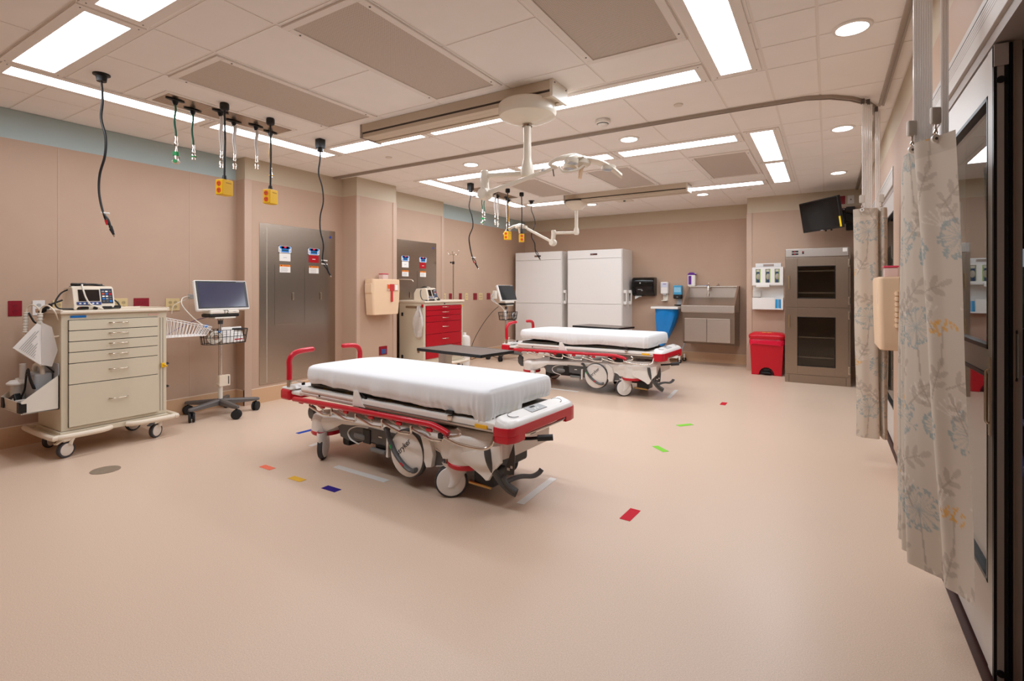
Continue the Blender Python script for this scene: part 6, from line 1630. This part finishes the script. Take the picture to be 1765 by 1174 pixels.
def curtain(t, top, bot, ztop, zbot, seed, step=.0045, flare=None):
    A = catmull([(*p, 0) for p in top], 24); Bq = catmull([(*p, 0) for p in bot], 24)
    n0 = len(A)
    # unfolded coordinate along the hem, resampled evenly
    Lb = [0]
    for i in range(1, n0): Lb.append(Lb[-1]+((A[i]-A[i-1]).length+(Bq[i]-Bq[i-1]).length)/2)
    nu = int(Lb[-1]/step)+1; nv = int((ztop-zbot)/step)+1
    us = np.linspace(0, Lb[-1], nu); vs = np.linspace(0, 1, nv)
    Aa = np.array([(p.x, p.y) for p in A]); Ba = np.array([(p.x, p.y) for p in Bq])
    ax, ay = np.interp(us, Lb, Aa[:, 0]), np.interp(us, Lb, Aa[:, 1]); bx, by = np.interp(us, Lb, Ba[:, 0]), np.interp(us, Lb, Ba[:, 1])
    Ug, Vg = np.meshgrid(us, vs)
    w = Vg**1.1
    X = ax[None, :]*w+bx[None, :]*(1-w); Y = ay[None, :]*w+by[None, :]*(1-w)
    X = X+.006*np.sin(Vg*9+Ug*7)*(1-Vg)*.8; Y = Y+.006*np.sin(Vg*7+Ug*11)
    Z = zbot+(ztop-zbot)*Vg
    pts = np.stack([X, Y, Z], -1).reshape(-1, 3)
    idx = np.arange(nu*nv).reshape(nv, nu)
    F = np.stack([idx[:-1, :-1], idx[:-1, 1:], idx[1:, 1:], idx[1:, :-1]], -1).reshape(-1, 4)
    me = bpy.data.meshes.new('fabric'); me.from_pydata(pts.tolist(), [], F.tolist())
    col = curtain_pattern(Ug, Vg*(ztop-zbot), seed)
    # a plain woven hem band at the top edge
    hem = (Vg*(ztop-zbot) > (ztop-zbot)-.06)
    col[hem] = col[hem]*.88
    at = me.color_attributes.new('print', 'FLOAT_COLOR', 'POINT')
    rgba = np.concatenate([col.reshape(-1, 3), np.ones((nu*nv, 1))], 1).astype(np.float32)
    at.data.foreach_set('color', rgba.ravel())
    for p in me.polygons: p.use_smooth = True
    me.materials.append(M_CURT); o = bpy.data.objects.new('fabric', me); COL.objects.link(o); o.parent = t
    return o
M_HOOK = mat('hook_grey', (206, 200, 190), .4)
def hook(t, x, y, z, face):
    # little carrier with an eye, hanging above a grommet
    q = Vector(face).normalized(); s = Vector((-q.y, q.x, 0))
    b = B(); Mx = Matrix((( s.x, q.x, 0, x), (s.y, q.y, 0, y), (0, 0, 1, z), (0, 0, 0, 1)))
    b.box((-.017, -.008, .028), (.017, .008, .088), M_HOOK, bev=.007, M=Mx); b.cyl(Mx @ Vector((0, -.0095, .068)), Mx @ Vector((0, -.006, .068)), .006, M_INK, seg=10)
    b.tube([Mx @ Vector(p) for p in ((0, 0, .035), (0, 0, .012), (.005, 0, .0), (0, 0, -.008), (-.005, 0, 0), (0, 0, .01))], .0028, M_NICKEL, seg=6)
    b.cyl(Mx @ Vector((0, -.004, -.022)), Mx @ Vector((0, .004, -.022)), .014, M_WHITE, seg=18); b.cyl(Mx @ Vector((0, -.0052, -.022)), Mx @ Vector((0, .0052, -.022)), .005, M_MGREY, seg=10)
    return b.obj('curtain_hook', t)
ZT1, ZB1 = 1.815, .262
top1 = [(.362, 2.225), (.318, 2.29), (.272, 2.345), (.274, 2.40), (.305, 2.44), (.268, 2.52), (.262, 2.60), (.33, 2.58), (.27, 2.70), (.34, 2.68), (.275, 2.80), (.345, 2.78), (.28, 2.88), (.35, 2.87), (.29, 2.97), (.36, 2.98)]
bot1 = [(.402, 2.185), (.37, 2.235), (.34, 2.265), (.338, 2.30), (.345, 2.32), (.29, 2.37), (.25, 2.42), (.32, 2.47), (.25, 2.52), (.32, 2.56), (.25, 2.62), (.32, 2.67), (.25, 2.72), (.33, 2.77), (.26, 2.83), (.33, 2.9)]
t = thing('privacy_curtain', 'printed curtain gathered in folds before the glass door', 'curtain', (0, 0, 0), 0, 'printed privacy curtains')
curtain(t, top1, bot1, ZT1, ZB1, 1)
for x, y in ((.318, 2.285), (.268, 2.42), (.30, 2.55)): hook(t, x, y, ZT1+.012, (.5, -1, 0))
def strands(t, pts, z0, z1, w=.0045):
    b = B()
    for x, y in pts:
        b.cyl((x, y, z0), (x, y, z1), w, M_STRAND, seg=8)
    o = b.obj('clear_strap', t)
    b = B()
    for x, y in pts[::3]: b.box((x-.012, y-.012, z1-.005), (x+.012, y+.012, z1+.035), M_MGREY, bev=.003)
    b.obj('track_carrier', t)
strands(t, [(.275+.0075*k, 2.42+.004*k) for k in range(8)]+[(.352+.008*k, 2.40+.004*k) for k in range(3)], ZT1+.02, H-.05, .0042)
ZT2, ZB2 = 1.885, .185
top2 = [(.16, 4.62), (.2, 4.595), (.25, 4.6), (.30, 4.605), (.315, 4.66), (.295, 4.72), (.32, 4.73), (.332, 4.64), (.35, 4.62), (.37, 4.66), (.35, 4.74), (.38, 4.75)]
bot2 = [(.18, 4.63), (.22, 4.60), (.26, 4.60), (.31, 4.605), (.32, 4.66), (.30, 4.72), (.325, 4.73), (.34, 4.64), (.355, 4.62), (.375, 4.66), (.36, 4.74), (.385, 4.75)]
t = thing('privacy_curtain', 'printed curtain bunched where the curved track meets the wall', 'curtain', (0, 0, 0), 0, 'printed privacy curtains')
curtain(t, top2, bot2, ZT2, ZB2, 4)
for x, y in ((.215, 4.60), (.335, 4.64)): hook(t, x, y, ZT2+.012, (0, -1, 0))
strands(t, [(.225+.012*k, 4.72+.012*k) for k in range(6)]+[(.325+.012*k, 4.98+.01*k) for k in range(3)], ZT2+.02, H-.05, .005)

# ------------------------------------------------------------------ floor tapes and drain
def tape(label, x, y, L, Wd, rz, m, grp='coloured floor tapes'):
    b = B(); b.box((-L/2, -Wd/2, 0), (L/2, Wd/2, .0012), m); o = tag(b.obj('floor_tape'), label, 'floor tape', grp); o.location = (x, y, .0005); o.rotation_euler = (0, 0, rz)
M_TW = mat('tape_white', (222, 218, 212), .5); M_TO = mat('tape_orange', (240, 112, 80), .5); M_TY = mat('tape_yellow', (228, 176, 40), .5); M_TR = mat('tape_red', (196, 16, 40), .65, spec=.2); M_TG = mat('tape_green', (128, 200, 60), .65, spec=.2); M_TB = mat('tape_blue', (26, 66, 160), .65, spec=.2)
tape('orange tape mark on the floor, first in the row of three', -3.44, 2.22, .13, .05, -.02, M_TO)
tape('yellow tape mark on the floor between the orange and dark blue ones', -3.06, 2.19, .13, .052, 0, M_TY)
tape('dark blue tape mark on the floor beside the yellow one', -2.72, 2.197, .13, .055, 0, M_NAVY)
tape('white tape strip on the floor along the near stretcher', -2.776, 2.487, .53, .052, -.03, M_TW)
tape('white tape strip on the floor off the foot of the near stretcher', -1.578, 2.875, .48, .05, PI/2+.04, M_TW)
tape('bright blue tape by the head end castor of the near stretcher', -4.024, 2.965, .16, .05, 1.51, M_TB)
tape('short white tape behind the head end castor of the near stretcher', -3.62, 2.764, .12, .05, 1.7, M_TW)
tape('white tape strip on the floor along the far stretcher', -2.95, 5.93, .55, .045, -.02, M_TW)
tape('white tape strip on the floor off the foot of the far stretcher', -1.63, 6.42, .55, .045, PI/2+.08, M_TW)
tape('larger red tape mark on the open floor', -.959, 2.839, .165, .062, 1.52, M_TR)
tape('little red tape mark far across the floor near the waste bin', -1.0, 6.16, .15, .06, PI/2, M_TR)
tape('green tape mark on the floor, nearer of the two', -1.149, 4.142, .157, .055, -.73, M_TG)
tape('green tape mark on the floor, farther of the two', -1.154, 4.996, .16, .055, .88, M_TG)
t = thing('floor_drain', 'round metal cover set in the floor before the beige cart', 'floor cover', (-4.37, 1.585, 0))
b = B(); b.lathe([(.088, 0), (.088, .003), (.082, .0035), (0, .0035)], mat('drain_metal', (150, 134, 116), .5, metal=.4, noise=.08, nscale=80), seg=40); b.obj('cover', t)

# ------------------------------------------------------------------ dark corridor beyond the doors
t = thing('waiting_chair', 'blue chair glimpsed in the dark corridor at the edge of the photo', 'chair', (1.02, 3.35, 0), .3)
b = B(); b.box((-.25, -.24, .4), (.25, .24, .46), M_BLUECH, bev=.02); b.obj('seat', t)
b = B(); b.box((-.25, .2, .46), (.25, .25, .85), M_BLUECH, bev=.02); b.obj('backrest', t)
for x in (-.23, .23):
    for y in (-.21, .21):
        b = B(); b.cyl((x, y, 0), (x, y, .41), .014, M_DGREY, seg=10); b.obj('leg', t)
    b = B(); b.tube(catmull([(x, -.2, .42), (x, -.22, .62), (x, -.1, .66), (x, .2, .64)], 5), .018, M_BLUECH, seg=8); b.obj('armrest', t)

b = B(); b.box((-6, YF+1.5, -.2), (30, 60, -.1), mat('gravel_outside', (176, 150, 120), .9, noise=.15, nscale=3)); o = b.obj('ground_outside'); o['kind'] = 'structure'
for k, (x, y, r) in enumerate(((4.5, 22, 1.3), (7.0, 24, 1.7))):
    b = B(); b.sphere((0, 0, r*.7), r, mat('hedge_green', (62, 84, 54), .8, noise=.2, nscale=3), sz=.8, seg=24, rings=14)
    rr = random.Random(k)
    for v in b.bm.verts: v.co *= 1+.07*rr.uniform(-1, 1)
    o = tag(b.obj('shrub'), ('round green shrub outside the far corridor window', 'second green shrub outside the far corridor window')[k], 'shrub'); o.location = (x, y, -.1)
# ------------------------------------------------------------------ world, camera, view
w = bpy.data.worlds.new('world'); SC.world = w; w.use_nodes = True
nt = w.node_tree; bg = nt.nodes['Background']
sky = nt.nodes.new('ShaderNodeTexSky'); sky.sky_type = 'HOSEK_WILKIE'; sky.sun_direction = (.6, .2, .7); sky.turbidity = 3
nt.links.new(sky.outputs['Color'], bg.inputs['Color']); bg.inputs['Strength'].default_value = .9

cd = bpy.data.cameras.new('camera'); cam = bpy.data.objects.new('camera', cd); COL.objects.link(cam)
cd.sensor_fit = 'HORIZONTAL'; cd.sensor_width = 36; cd.lens = 883.5/1765*36; cd.clip_start = .02; cd.clip_end = 200
cd.shift_x = 0; cd.shift_y = -(1174/2-500)/1765
cam.location = (0, 0, 1.28); cam.rotation_euler = (PI/2, 0, .5524)
SC.camera = cam
vs = SC.view_settings; vs.view_transform = 'Standard'; vs.look = 'None'; vs.gamma = 1; vs.exposure = .34
SC.display_settings.display_device = 'sRGB'
SC.cycles.max_bounces = 12; SC.cycles.diffuse_bounces = 8; SC.cycles.sample_clamp_indirect = 6
